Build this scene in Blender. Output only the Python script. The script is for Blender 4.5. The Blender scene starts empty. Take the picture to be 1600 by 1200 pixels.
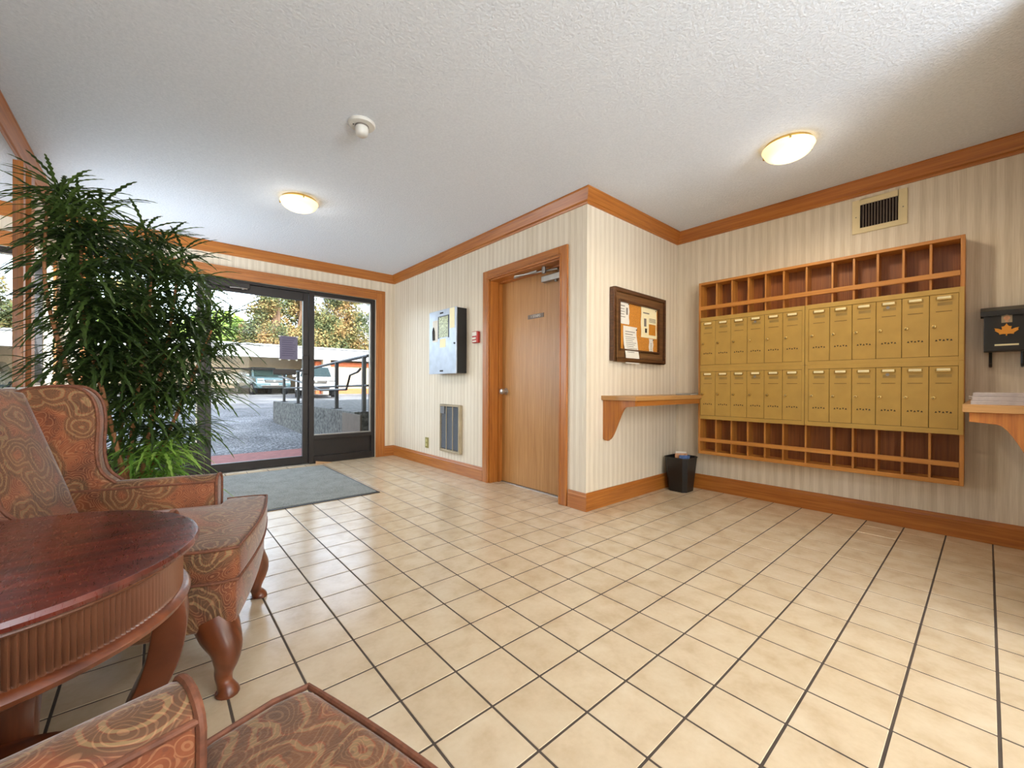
import bpy, bmesh, math, random
from mathutils import Vector, Matrix, Quaternion

random.seed(7)
scene = bpy.context.scene
COL = scene.collection
PI = math.pi

# ------------------------------------------------------------------ camera
CAM_C = Vector((-0.97144, -0.77404, 0.96454))
YAW, PITCH, ROLL, FPX, CYPX = 0.713907, -0.002441, 0.0046325, 643.79, 605.507
_F = Vector((math.sin(YAW)*math.cos(PITCH), math.cos(YAW)*math.cos(PITCH), math.sin(PITCH)))
_R = Vector((math.cos(YAW), -math.sin(YAW), 0))
_U = _R.cross(_F)
CR = _R*math.cos(ROLL) + _U*math.sin(ROLL)
CU = -_R*math.sin(ROLL) + _U*math.cos(ROLL)
cam = bpy.data.cameras.new('camera')
cam.sensor_fit = 'HORIZONTAL'
cam.sensor_width = 36.0
cam.lens = 36.0*FPX/1600.0
cam.shift_y = (CYPX-600.0)/1600.0
cam.clip_start = 0.02
cam.clip_end = 500
cam_ob = bpy.data.objects.new('camera', cam)
COL.objects.link(cam_ob)
cam_ob.matrix_world = Matrix(((CR.x, CU.x, -_F.x, CAM_C.x), (CR.y, CU.y, -_F.y, CAM_C.y),
                              (CR.z, CU.z, -_F.z, CAM_C.z), (0, 0, 0, 1)))
scene.camera = cam_ob

# ------------------------------------------------------------------ world, sun, exposure
world = bpy.data.worlds.new('world')
scene.world = world
world.use_nodes = True
wn = world.node_tree
bg = wn.nodes['Background']
sky = wn.nodes.new('ShaderNodeTexSky')
sky.sky_type = 'NISHITA'
sky.sun_disc = False
sky.sun_elevation = math.radians(36)
sky.sun_rotation = math.radians(169)
sky.air_density = 1.0
sky.dust_density = 1.6
sky.ozone_density = 1.0
hsv = wn.nodes.new('ShaderNodeHueSaturation')
hsv.inputs['Saturation'].default_value = 0.55
wn.links.new(sky.outputs[0], hsv.inputs['Color'])
wn.links.new(hsv.outputs[0], bg.inputs[0])
bg.inputs[1].default_value = 0.8
sun = bpy.data.lights.new('sun', 'SUN')
sun.energy = 4.6
sun.angle = math.radians(0.6)
sun.color = (1.0, 0.95, 0.86)
sun_ob = bpy.data.objects.new('sun', sun)
COL.objects.link(sun_ob)
sun_ob.rotation_euler = Vector((-0.22, 0.79, -0.57)).to_track_quat('-Z', 'Y').to_euler()
scene.view_settings.view_transform = 'Standard'
scene.view_settings.look = 'None'
scene.view_settings.gamma = 1.0
scene.view_settings.use_curve_mapping = False
scene.view_settings.exposure = 0.7
LAMP_W = 42.0
# unseen fill lamp added at the back end of the lobby, aimed upward
dl = bpy.data.lights.new('back_fill', 'AREA')
dl.shape = 'RECTANGLE'; dl.size = 2.5; dl.size_y = 1.9; dl.energy = 345.0; dl.color = (0.80, 0.90, 1.0)
dl_ob = bpy.data.objects.new('back_fill', dl)
COL.objects.link(dl_ob)
dl_ob.location = (-0.05, -4.22, 1.2)
dl_ob.rotation_euler = (math.radians(169), 0, 0)
# daylight through the side window by the mirror
d2l = bpy.data.lights.new('side_daylight', 'AREA')
d2l.shape = 'RECTANGLE'; d2l.size = 0.95; d2l.size_y = 0.9; d2l.energy = 27.0; d2l.color = (0.84, 0.92, 1.0)
d2_ob = bpy.data.objects.new('side_daylight', d2l)
COL.objects.link(d2_ob)
d2_ob.location = (-1.755, 4.045, 1.46)
d2_ob.rotation_euler = (0, -PI/2-math.radians(8), 0)

# ------------------------------------------------------------------ helpers
def lin(c):
    c = c/255.0
    return c/12.92 if c <= 0.04045 else ((c+0.055)/1.055)**2.4
def rgb(r, g, b): return (lin(r), lin(g), lin(b), 1.0)

class MB:
    """collects geometry for one mesh"""
    def __init__(self): self.v = []; self.f = []
    def add(self, vs, fs):
        o = len(self.v)
        self.v += [tuple(p) for p in vs]
        self.f += [tuple(i+o for i in f) for f in fs]
        return self
    def box(self, x0, x1, y0, y1, z0, z1):
        if x1 < x0: x0, x1 = x1, x0
        if y1 < y0: y0, y1 = y1, y0
        if z1 < z0: z0, z1 = z1, z0
        return self.add([(x0,y0,z0),(x1,y0,z0),(x1,y1,z0),(x0,y1,z0),(x0,y0,z1),(x1,y0,z1),(x1,y1,z1),(x0,y1,z1)],
                        [(0,3,2,1),(4,5,6,7),(0,1,5,4),(1,2,6,5),(2,3,7,6),(3,0,4,7)])
    def prism(self, poly, axis, a, b):
        """polygon (2-D) extruded along axis from a to b; poly coords are the two other axes in order"""
        n = len(poly)
        def mk(p, t):
            if axis == 'x': return (t, p[0], p[1])
            if axis == 'y': return (p[0], t, p[1])
            return (p[0], p[1], t)
        vs = [mk(p, a) for p in poly] + [mk(p, b) for p in poly]
        fs = [tuple(range(n)), tuple(range(2*n-1, n-1, -1))]
        fs += [(i, i+n, (i+1) % n+n, (i+1) % n) for i in range(n)]
        return self.add(vs, fs)
    def lathe(self, prof, c=(0,0,0), n=24, cap=True):
        vs = []; fs = []
        for r, z in prof:
            for k in range(n):
                a = 2*PI*k/n
                vs.append((c[0]+r*math.cos(a), c[1]+r*math.sin(a), c[2]+z))
        for j in range(len(prof)-1):
            for k in range(n):
                k2 = (k+1) % n
                fs.append((j*n+k, j*n+k2, (j+1)*n+k2, (j+1)*n+k))
        if cap:
            fs.append(tuple(range(n))[::-1])
            fs.append(tuple((len(prof)-1)*n+k for k in range(n)))
        return self.add(vs, fs)
    def tube(self, path, radii, n=10, squash=None, closed=False):
        """swept round section; radii a number or a list"""
        path = [Vector(p) for p in path]
        m = len(path)
        if not isinstance(radii, (list, tuple)): radii = [radii]*m
        vs = []; fs = []
        prev = None
        for i, p in enumerate(path):
            if closed: t = path[(i+1) % m]-path[i-1]
            else: t = path[min(i+1, m-1)]-path[max(i-1, 0)]
            t.normalize()
            if prev is None:
                u = t.orthogonal().normalized()
            else:
                u = (prev - t*prev.dot(t))
                u = u.normalized() if u.length > 1e-6 else t.orthogonal().normalized()
            prev = u
            w = t.cross(u)
            for k in range(n):
                a = 2*PI*k/n
                vs.append(p + (u*math.cos(a) + w*math.sin(a))*radii[i])
        segs = m if closed else m-1
        for j in range(segs):
            j2 = (j+1) % m
            for k in range(n):
                k2 = (k+1) % n
                fs.append((j*n+k, j*n+k2, j2*n+k2, j2*n+k))
        if not closed:
            fs.append(tuple(range(n))[::-1]); fs.append(tuple((m-1)*n+k for k in range(n)))
        return self.add(vs, fs)
    def cyl(self, a, b, r, n=16): return self.tube([a, b], r, n)
    def sweep(self, path, prof, flip=False):
        """profile (d, z) swept along a horizontal polyline; d is the offset to the right of the walking direction"""
        pts = [Vector((p[0], p[1])) for p in path]
        m = len(pts); k = len(prof); vs = []; fs = []
        for i in range(m):
            ns = []
            if i > 0: d = (pts[i]-pts[i-1]).normalized(); ns.append(Vector((d.y, -d.x)))
            if i < m-1: d = (pts[i+1]-pts[i]).normalized(); ns.append(Vector((d.y, -d.x)))
            o = ns[0] if len(ns) == 1 else (ns[0]+ns[1])/(1+ns[0].dot(ns[1]))
            for dd, z in prof: vs.append((pts[i].x+o.x*dd, pts[i].y+o.y*dd, z))
        for i in range(m-1):
            for j in range(k):
                j2 = (j+1) % k
                fs.append((i*k+j, i*k+j2, (i+1)*k+j2, (i+1)*k+j))
        fs.append(tuple(range(k))[::-1]); fs.append(tuple((m-1)*k+j for j in range(k)))
        return self.add(vs, fs)
    def mesh(self, name, bevel=0.0, seg=2, smooth=False, off=(0,0,0), angle=30, sub=0):
        me = bpy.data.meshes.new(name)
        bm = bmesh.new()
        bv = [bm.verts.new((p[0]-off[0], p[1]-off[1], p[2]-off[2])) for p in self.v]
        for f in self.f:
            try: bm.faces.new([bv[i] for i in f])
            except ValueError: pass
        bmesh.ops.remove_doubles(bm, verts=bm.verts, dist=1e-6)
        bmesh.ops.recalc_face_normals(bm, faces=bm.faces)
        if bevel > 0:
            es = [e for e in bm.edges if len(e.link_faces) == 2 and e.calc_face_angle(0) > math.radians(angle)]
            bmesh.ops.bevel(bm, geom=es, offset=bevel, segments=seg, profile=0.5, affect='EDGES', clamp_overlap=True)
        if sub:
            bmesh.ops.subdivide_edges(bm, edges=bm.edges, cuts=sub, use_grid_fill=True)
        if smooth:
            for f in bm.faces: f.smooth = True
            ca = math.radians(38)
            for e in bm.edges:
                if len(e.link_faces) == 2 and e.calc_face_angle(0) > ca: e.smooth = False
        bm.to_mesh(me); bm.free()
        return me

def link(o): COL.objects.link(o); return o
def tag(o, label=None, cat=None, group=None, kind=None):
    if label: o['label'] = label
    if cat: o['category'] = cat
    if group: o['group'] = group
    if kind: o['kind'] = kind
    return o
def thing(name, label, cat, loc=(0,0,0), rz=0.0, group=None, kind=None):
    o = bpy.data.objects.new(name, None)
    o.empty_display_size = 0.05
    o.location = loc; o.rotation_euler = (0, 0, rz)
    link(o)
    return tag(o, label, cat, group, kind)
def wloc(o):
    v = Vector((0,0,0))
    while o is not None:
        v += o.location; o = o.parent
    return v
def part(name, mb, mat, parent=None, local=False, label=None, kind=None, **kw):
    """mesh object; with local=False the geometry is in world axes and is shifted to the parent's origin"""
    off = (0,0,0) if (local or parent is None) else wloc(parent)
    me = mb.mesh(name, off=off, **kw) if isinstance(mb, MB) else mb
    o = bpy.data.objects.new(name, me)
    if mat is not None:
        me.materials.clear(); me.materials.append(mat)
    link(o)
    if parent is not None: o.parent = parent
    if label: o['label'] = label
    if kind: o['kind'] = kind
    return o
def inst(name, me, parent, loc, rz=0.0, scale=1.0):
    o = bpy.data.objects.new(name, me)
    link(o); o.parent = parent
    o.location = loc; o.rotation_euler = (0, 0, rz)
    o.scale = (scale,)*3 if not isinstance(scale, tuple) else scale
    return o
def struct(name, mb, mat, **kw):
    o = part(name, mb, mat, None, **kw)
    o['kind'] = 'structure'
    return o
def text_mesh(name, body, size, extrude=0.0006):
    cu = bpy.data.curves.new(name, 'FONT')
    cu.body = body; cu.size = size; cu.extrude = extrude; cu.align_x = 'CENTER'; cu.align_y = 'CENTER'
    ob = bpy.data.objects.new(name, cu); link(ob)
    dg = bpy.context.evaluated_depsgraph_get()
    me = bpy.data.meshes.new_from_object(ob.evaluated_get(dg))
    bpy.data.objects.remove(ob); bpy.data.curves.remove(cu)
    me.name = name
    return me

# ------------------------------------------------------------------ materials
def newmat(name):
    m = bpy.data.materials.new(name); m.use_nodes = True
    nt = m.node_tree
    return m, nt, nt.nodes['Principled BSDF']
def N(nt, t, **kw):
    n = nt.nodes.new(t)
    for k, v in kw.items(): setattr(n, k, v)
    return n
def setin(n, **kw):
    for k, v in kw.items(): n.inputs[k.replace('_', ' ')].default_value = v
def ramp(nt, fac, stops, interp='LINEAR'):
    r = N(nt, 'ShaderNodeValToRGB'); cr = r.color_ramp; cr.interpolation = interp
    while len(cr.elements) < len(stops): cr.elements.new(0.5)
    for e, (p, c) in zip(cr.elements, stops): e.position = p; e.color = c
    nt.links.new(fac, r.inputs[0]); return r.outputs[0]
def noise(nt, vec, scale=5, detail=4, dist=0.0, rough=0.5):
    n = N(nt, 'ShaderNodeTexNoise'); setin(n, Scale=scale, Detail=detail, Distortion=dist, Roughness=rough)
    if vec is not None: nt.links.new(vec, n.inputs['Vector'])
    return n.outputs['Fac']
def mixc(nt, fac, a, b, mode='MIX'):
    m = N(nt, 'ShaderNodeMix', data_type='RGBA', blend_type=mode)
    for s, v in ((0, fac), (6, a), (7, b)):
        if isinstance(v, (int, float, tuple)): m.inputs[s].default_value = v
        else: nt.links.new(v, m.inputs[s])
    return m.outputs[2]
def math_(nt, op, a, b=None, c=None):
    m = N(nt, 'ShaderNodeMath', operation=op)
    for i, v in enumerate((a, b, c)):
        if v is None: continue
        if isinstance(v, (int, float)): m.inputs[i].default_value = v
        else: nt.links.new(v, m.inputs[i])
    return m.outputs[0]
def bump(nt, bsdf, h, strength=0.2, dist=0.01):
    b = N(nt, 'ShaderNodeBump'); setin(b, Strength=strength, Distance=dist)
    nt.links.new(h, b.inputs['Height']); nt.links.new(b.outputs[0], bsdf.inputs['Normal'])
def objc(nt): return N(nt, 'ShaderNodeTexCoord').outputs['Object']
def mapping(nt, vec, scale=(1,1,1)):
    m = N(nt, 'ShaderNodeMapping'); m.inputs['Scale'].default_value = scale
    nt.links.new(vec, m.inputs[0]); return m.outputs[0]

def plain(name, c, rough=0.5, metal=0.0, spec=0.5, var=0.06, coat=0.0, scale=12):
    m, nt, b = newmat(name)
    f = noise(nt, objc(nt), scale, 4)
    c2 = tuple(min(1, x*(1+var*2)) for x in c[:3])+(1,); c1 = tuple(x*(1-var*2) for x in c[:3])+(1,)
    nt.links.new(ramp(nt, f, [(0.3, c1), (0.7, c2)]), b.inputs['Base Color'])
    setin(b, Roughness=rough, Metallic=metal)
    b.inputs['Specular IOR Level'].default_value = spec
    b.inputs['Coat Weight'].default_value = coat
    return m
def along(nt):
    """(s, z): horizontal distance along the surface and height, in metres"""
    g = N(nt, 'ShaderNodeNewGeometry')
    cr = N(nt, 'ShaderNodeVectorMath', operation='CROSS_PRODUCT')
    nt.links.new(g.outputs['True Normal'], cr.inputs[0]); nt.links.new(g.outputs['Position'], cr.inputs[1])
    sx = N(nt, 'ShaderNodeSeparateXYZ'); nt.links.new(cr.outputs[0], sx.inputs[0])
    sp = N(nt, 'ShaderNodeSeparateXYZ'); nt.links.new(g.outputs['Position'], sp.inputs[0])
    return sx.outputs[2], sp.outputs[2], g.outputs['Position']
def oak(name, horiz, dark, mid, light, rough=0.38, fine=55, coat=0.15):
    m, nt, b = newmat(name)
    s, z, pos = along(nt)
    cb = N(nt, 'ShaderNodeCombineXYZ')
    nt.links.new(s, cb.inputs[0]); nt.links.new(z, cb.inputs[2])
    sc = (1.6, 1, fine) if horiz else (fine, 1, 1.6)
    v = mapping(nt, cb.outputs[0], sc)
    f1 = noise(nt, v, 1.0, 6, 0.6, 0.6)
    f2 = noise(nt, mapping(nt, cb.outputs[0], (sc[0]*3, 1, sc[2]*3)), 1.0, 3, 0.0)
    f = math_(nt, 'ADD', math_(nt, 'MULTIPLY', f1, 0.7), math_(nt, 'MULTIPLY', f2, 0.3))
    nt.links.new(ramp(nt, f, [(0.30, dark), (0.5, mid), (0.68, light)]), b.inputs['Base Color'])
    setin(b, Roughness=rough); b.inputs['Coat Weight'].default_value = coat
    b.inputs['Coat Roughness'].default_value = 0.25
    bump(nt, b, f, 0.12, 0.003)
    return m
OAKD, OAKM, OAKL = rgb(134, 72, 22), rgb(170, 101, 38), rgb(190, 123, 54)
M_oak_h = oak('oak_horizontal_grain', True, OAKD, OAKM, OAKL)
M_oak_v = oak('oak_vertical_grain', False, OAKD, OAKM, OAKL)
M_door = oak('oak_veneer', False, rgb(160, 108, 54), rgb(180, 128, 70), rgb(194, 144, 86), 0.42, 45)
M_cub = oak('cubby_oak', True, rgb(160, 100, 38), rgb(188, 124, 52), rgb(204, 142, 68), 0.42)
M_cubv = oak('cubby_oak_upright', False, rgb(160, 100, 38), rgb(188, 124, 52), rgb(204, 142, 68), 0.42)
M_shelf = oak('shelf_oak', True, rgb(150, 104, 54), rgb(178, 130, 76), rgb(196, 150, 96), 0.38)
M_frame = oak('walnut_frame', True, rgb(52, 28, 12), rgb(82, 48, 24), rgb(110, 70, 38), 0.35, 40, 0.3)

def wallpaper(name):
    m, nt, b = newmat(name)
    s, z, pos = along(nt)
    w = math_(nt, 'SINE', math_(nt, 'MULTIPLY', s, 2*PI/0.062))
    cb = N(nt, 'ShaderNodeCombineXYZ'); nt.links.new(s, cb.inputs[0]); nt.links.new(z, cb.inputs[2])
    st = noise(nt, mapping(nt, cb.outputs[0], (260, 1, 5)), 1.0, 3)
    big = noise(nt, mapping(nt, cb.outputs[0], (20, 1, 0.6)), 1.0, 2)
    base = ramp(nt, math_(nt, 'ADD', math_(nt, 'MULTIPLY', st, 0.6), math_(nt, 'MULTIPLY', big, 0.4)),
                [(0.32, rgb(208, 193, 169)), (0.52, rgb(225, 212, 191)), (0.7, rgb(235, 224, 206))])
    stripe = ramp(nt, math_(nt, 'ADD', math_(nt, 'MULTIPLY', w, 0.5), 0.5), [(0.38, (0.915, 0.902, 0.885, 1)), (0.62, (1.0, 1.0, 1.0, 1))])
    nt.links.new(mixc(nt, 1.0, base, stripe, 'MULTIPLY'), b.inputs['Base Color'])
    rg = ramp(nt, math_(nt, 'ADD', math_(nt, 'MULTIPLY', w, 0.5), 0.5), [(0.35, (0.62,)*3+(1,)), (0.65, (0.40,)*3+(1,))])
    nt.links.new(rg, b.inputs['Roughness'])
    bump(nt, b, st, 0.08, 0.002)
    return m
M_wall = wallpaper('striped_wallpaper')

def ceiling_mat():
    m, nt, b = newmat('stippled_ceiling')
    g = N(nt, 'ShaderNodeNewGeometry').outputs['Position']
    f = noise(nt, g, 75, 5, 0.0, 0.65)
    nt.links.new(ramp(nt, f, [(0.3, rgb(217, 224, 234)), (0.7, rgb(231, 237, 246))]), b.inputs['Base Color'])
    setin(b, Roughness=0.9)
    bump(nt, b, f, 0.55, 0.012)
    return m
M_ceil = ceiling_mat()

def tile_mat():
    m, nt, b = newmat('glazed_floor_tile')
    oi = N(nt, 'ShaderNodeObjectInfo')
    g = N(nt, 'ShaderNodeNewGeometry').outputs['Position']
    f = noise(nt, g, 9, 5, 0.3)
    f2 = noise(nt, g, 60, 3)
    c = ramp(nt, math_(nt, 'ADD', math_(nt, 'MULTIPLY', f, 0.8), math_(nt, 'MULTIPLY', f2, 0.2)),
             [(0.3, rgb(196, 172, 140)), (0.5, rgb(210, 188, 157)), (0.7, rgb(218, 199, 170))])
    v = ramp(nt, oi.outputs['Random'], [(0.0, (0.94, 0.93, 0.91, 1)), (1.0, (1.0, 1.0, 1.0, 1))])
    nt.links.new(mixc(nt, 1.0, c, v, 'MULTIPLY'), b.inputs['Base Color'])
    setin(b, Roughness=0.2)
    b.inputs['Specular IOR Level'].default_value = 0.5
    bump(nt, b, f2, 0.05, 0.002)
    return m
M_tile = tile_mat()
M_grout = plain('dark_grout', rgb(76, 64, 54), 0.9)

def paisley():
    m, nt, b = newmat('paisley_upholstery')
    o = objc(nt)
    nz = N(nt, 'ShaderNodeTexNoise'); setin(nz, Scale=5.0, Detail=2.0); nt.links.new(o, nz.inputs['Vector'])
    sub = N(nt, 'ShaderNodeVectorMath', operation='MULTIPLY_ADD')
    nt.links.new(nz.outputs['Color'], sub.inputs[0]); sub.inputs[1].default_value = (0.16, 0.16, 0.16); nt.links.new(o, sub.inputs[2])
    def vor(scale, off):
        mp = N(nt, 'ShaderNodeMapping'); mp.inputs['Location'].default_value = off
        nt.links.new(sub.outputs[0], mp.inputs[0])
        v = N(nt, 'ShaderNodeTexVoronoi'); setin(v, Scale=scale); nt.links.new(mp.outputs[0], v.inputs['Vector'])
        return v.outputs['Distance']
    d1 = vor(7.0, (0, 0, 0)); d2 = vor(24.0, (3.1, 1.7, 0.4)); d3 = vor(60.0, (1, 5, 2))
    base = ramp(nt, noise(nt, o, 7, 5, 1.0), [(0.3, rgb(88, 42, 20)), (0.5, rgb(126, 66, 34)), (0.72, rgb(152, 88, 50))])
    ring = math_(nt, 'SINE', math_(nt, 'ADD', math_(nt, 'MULTIPLY', d1, 52.0), math_(nt, 'MULTIPLY', noise(nt, o, 22, 3), 5.0)))
    r1 = ramp(nt, ring, [(0.45, (0, 0, 0, 1)), (0.75, (1, 1, 1, 1))])
    inside = ramp(nt, d1, [(0.10, (0, 0, 0, 1)), (0.2, (1, 1, 1, 1)), (0.52, (1, 1, 1, 1)), (0.60, (0, 0, 0, 1))])
    f1 = math_(nt, 'MULTIPLY', r1, inside)
    c = mixc(nt, math_(nt, 'MULTIPLY', f1, 0.75), base, rgb(134, 112, 74))
    ring2 = math_(nt, 'SINE', math_(nt, 'MULTIPLY', d2, 42.0))
    r2 = ramp(nt, ring2, [(0.5, (0, 0, 0, 1)), (0.8, (1, 1, 1, 1))])
    c = mixc(nt, math_(nt, 'MULTIPLY', r2, 0.42), c, rgb(178, 126, 88))
    r3 = ramp(nt, d3, [(0.18, (1, 1, 1, 1)), (0.32, (0, 0, 0, 1))])
    c = mixc(nt, math_(nt, 'MULTIPLY', r3, 0.45), c, rgb(84, 44, 30))
    dk = ramp(nt, ring, [(0.10, (1, 1, 1, 1)), (0.3, (0, 0, 0, 1))])
    c = mixc(nt, math_(nt, 'MULTIPLY', math_(nt, 'MULTIPLY', dk, inside), 0.5), c, rgb(78, 66, 40))
    nt.links.new(c, b.inputs['Base Color'])
    setin(b, Roughness=0.75)
    b.inputs['Sheen Weight'].default_value = 0.35
    b.inputs['Sheen Roughness'].default_value = 0.4
    bump(nt, b, noise(nt, o, 260, 2), 0.25, 0.003)
    return m
M_fab = paisley()
M_pipe = plain('rust_piping', rgb(112, 66, 44), 0.7, var=0.15, scale=80)
def mahog(name, d, mi, l, rough):
    m, nt, b = newmat(name)
    o = objc(nt)
    f = noise(nt, mapping(nt, o, (3, 14, 3)), 1.5, 6, 1.2)
    nt.links.new(ramp(nt, f, [(0.3, d), (0.5, mi), (0.72, l)]), b.inputs['Base Color'])
    sc = noise(nt, mapping(nt, o, (30, 6, 6)), 3.0, 8, 2.0, 0.7)
    nt.links.new(ramp(nt, sc, [(0.4, (rough,)*3+(1,)), (0.75, (rough+0.14,)*3+(1,))]), b.inputs['Roughness'])
    b.inputs['Coat Weight'].default_value = 0.35; b.inputs['Coat Roughness'].default_value = 0.2
    return m
M_mah = mahog('mahogany_top', rgb(58, 20, 16), rgb(92, 34, 24), rgb(122, 52, 38), 0.26)
M_mahl = mahog('mahogany_leg', rgb(74, 34, 16), rgb(108, 54, 28), rgb(134, 72, 40), 0.3)
M_flute = plain('mahogany_flutes', rgb(112, 70, 48), 0.35, var=0.05, coat=0.3)
M_bronze = plain('dark_bronze_aluminium', rgb(36, 30, 28), 0.42, 0.3)
M_black = plain('black_enamel', rgb(20, 18, 17), 0.38)
M_panel = plain('grey_blue_steel', rgb(176, 186, 202), 0.35, 0.25)
M_brass_p = plain('gold_painted_steel', rgb(188, 152, 78), 0.4, 0.15, var=0.03)
M_brass = plain('polished_brass', rgb(206, 176, 110), 0.25, 0.85)
M_chrome = plain('brushed_chrome', rgb(190, 186, 180), 0.28, 0.9)
M_alu = plain('satin_aluminium', rgb(160, 156, 150), 0.35, 0.8)
M_paper = plain('white_paper', rgb(226, 220, 208), 0.8, var=0.02)
M_paper2 = plain('cream_card', rgb(240, 228, 186), 0.7, var=0.02)
M_ink = plain('grey_print', rgb(120, 112, 104), 0.8)
M_inkd = plain('black_print', rgb(36, 32, 30), 0.8)
M_cork = plain('cork_board', rgb(196, 128, 44), 0.9, var=0.08, scale=90)
M_white = plain('white_plastic', rgb(214, 212, 206), 0.45, var=0.02)
M_cream = plain('cream_enamel', rgb(222, 204, 158), 0.45, var=0.02)
M_red = plain('red_enamel', rgb(172, 40, 30), 0.4)
M_grille = plain('grey_grille', rgb(134, 138, 144), 0.45, 0.2)
M_taupe = plain('taupe_enamel', rgb(168, 152, 124), 0.45)
M_olive = plain('olive_brass_plate', rgb(160, 148, 84), 0.4, 0.5)
M_orange = plain('maple_gold', rgb(222, 150, 52), 0.4, 0.3)
M_flyer_b = plain('blue_flyer', rgb(84, 110, 160), 0.6, var=0.2, scale=40)
M_flyer_o = plain('peach_flyer', rgb(214, 158, 118), 0.6, var=0.15, scale=40)
M_news = plain('grey_newsprint', rgb(176, 160, 150), 0.85, var=0.05, scale=60)
M_notice = plain('lilac_grey_sheet', rgb(104, 98, 118), 0.8, var=0.02)
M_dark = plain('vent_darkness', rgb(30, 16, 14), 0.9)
M_stone = plain('cream_sill_stone', rgb(226, 222, 214), 0.5, var=0.02)
def mat_mat():
    m, nt, b = newmat('grey_carpet_mat')
    g = N(nt, 'ShaderNodeNewGeometry').outputs['Position']
    f = noise(nt, g, 220, 3); f2 = noise(nt, g, 8, 3)
    nt.links.new(ramp(nt, math_(nt, 'ADD', math_(nt, 'MULTIPLY', f, 0.8), math_(nt, 'MULTIPLY', f2, 0.2)),
                      [(0.35, rgb(96, 98, 94)), (0.6, rgb(152, 154, 148))]), b.inputs['Base Color'])
    setin(b, Roughness=0.95); bump(nt, b, f, 0.6, 0.006)
    return m
M_mat = mat_mat()
def glass_mat(name, tint=(0.95, 0.97, 0.97, 1), refl=0.22):
    m = bpy.data.materials.new(name); m.use_nodes = True
    nt = m.node_tree; nt.nodes.clear()
    out = N(nt, 'ShaderNodeOutputMaterial'); tr = N(nt, 'ShaderNodeBsdfTransparent'); gl = N(nt, 'ShaderNodeBsdfGlossy')
    fr = N(nt, 'ShaderNodeFresnel'); mx = N(nt, 'ShaderNodeMixShader')
    tr.inputs[0].default_value = tint; gl.inputs['Roughness'].default_value = 0.0
    fr.inputs[0].default_value = 1.45
    nt.links.new(math_(nt, 'MULTIPLY', fr.outputs[0], refl), mx.inputs[0])
    nt.links.new(tr.outputs[0], mx.inputs[1]); nt.links.new(gl.outputs[0], mx.inputs[2]); nt.links.new(mx.outputs[0], out.inputs[0])
    return m
M_glass = glass_mat('clear_glass')
def mirror_mat():
    m, nt, b = newmat('mirror_silver')
    f = noise(nt, objc(nt), 3, 2)
    nt.links.new(ramp(nt, f, [(0.3, (0.80, 0.79, 0.77, 1)), (0.7, (0.83, 0.82, 0.80, 1))]), b.inputs['Base Color'])
    setin(b, Metallic=1.0, Roughness=0.01)
    return m
M_mirror = mirror_mat()
def leaf_mat(name, d, l):
    m, nt, b = newmat(name)
    oi = N(nt, 'ShaderNodeObjectInfo')
    f = noise(nt, objc(nt), 14, 3)
    k = math_(nt, 'ADD', math_(nt, 'MULTIPLY', f, 0.5), math_(nt, 'MULTIPLY', oi.outputs['Random'], 0.5))
    nt.links.new(ramp(nt, k, [(0.25, d), (0.75, l)]), b.inputs['Base Color'])
    setin(b, Roughness=0.38)
    tl = N(nt, 'ShaderNodeBsdfTranslucent'); mx = N(nt, 'ShaderNodeMixShader'); mx.inputs[0].default_value = 0.35
    nt.links.new(ramp(nt, k, [(0.25, tuple(x*1.6 for x in d[:3])+(1,)), (0.75, tuple(x*1.6 for x in l[:3])+(1,))]), tl.inputs[0])
    out = nt.nodes['Material Output']
    nt.links.new(b.outputs[0], mx.inputs[1]); nt.links.new(tl.outputs[0], mx.inputs[2]); nt.links.new(mx.outputs[0], out.inputs[0])
    return m
M_leaf = leaf_mat('dark_green_leaf', rgb(38, 56, 26), rgb(84, 108, 52))
M_leafy = leaf_mat('fresh_green_leaf', rgb(92, 136, 52), rgb(158, 194, 92))
M_stem = plain('pale_brown_stem', rgb(166, 112, 72), 0.7, var=0.18, scale=40)
M_pot = plain('brown_ceramic_pot', rgb(92, 58, 38), 0.4)
M_soil = plain('potting_soil', rgb(52, 38, 28), 0.95)
def lamp_glass():
    m, nt, b = newmat('lit_alabaster_glass')
    o = objc(nt)
    ln = N(nt, 'ShaderNodeVectorMath', operation='LENGTH')
    mp = N(nt, 'ShaderNodeMapping'); mp.inputs['Location'].default_value = (0.02, 0.015, 0.0); nt.links.new(o, mp.inputs[0])
    nt.links.new(mp.outputs[0], ln.inputs[0])
    f = ramp(nt, math_(nt, 'MULTIPLY', ln.outputs['Value'], 6.0), [(0.25, (1.5, 1.35, 0.95, 1)), (0.6, (0.92, 0.76, 0.42, 1)), (0.95, (0.62, 0.46, 0.22, 1))])
    nt.links.new(f, b.inputs['Emission Color']); b.inputs['Emission Strength'].default_value = 1.0
    setin(b, Roughness=0.3); b.inputs['Base Color'].default_value = rgb(236, 222, 188)
    return m
M_lamp = lamp_glass()
def asphalt():
    m, nt, b = newmat('asphalt')
    g = N(nt, 'ShaderNodeNewGeometry').outputs['Position']
    f = noise(nt, g, 30, 3, 0.0, 0.8); f2 = noise(nt, g, 0.7, 4)
    nt.links.new(ramp(nt, math_(nt, 'ADD', math_(nt, 'MULTIPLY', f, 0.75), math_(nt, 'MULTIPLY', f2, 0.25)),
                      [(0.40, rgb(34, 34, 35)), (0.5, rgb(86, 86, 87)), (0.60, rgb(156, 156, 156))]), b.inputs['Base Color'])
    setin(b, Roughness=0.9); bump(nt, b, f, 0.4, 0.01)
    return m
M_asph = asphalt()
M_conc = plain('exposed_concrete', rgb(86, 85, 80), 0.9, var=0.38, scale=22)
M_redconc = plain('red_paver_strip', rgb(140, 84, 76), 0.85, var=0.1)
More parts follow.
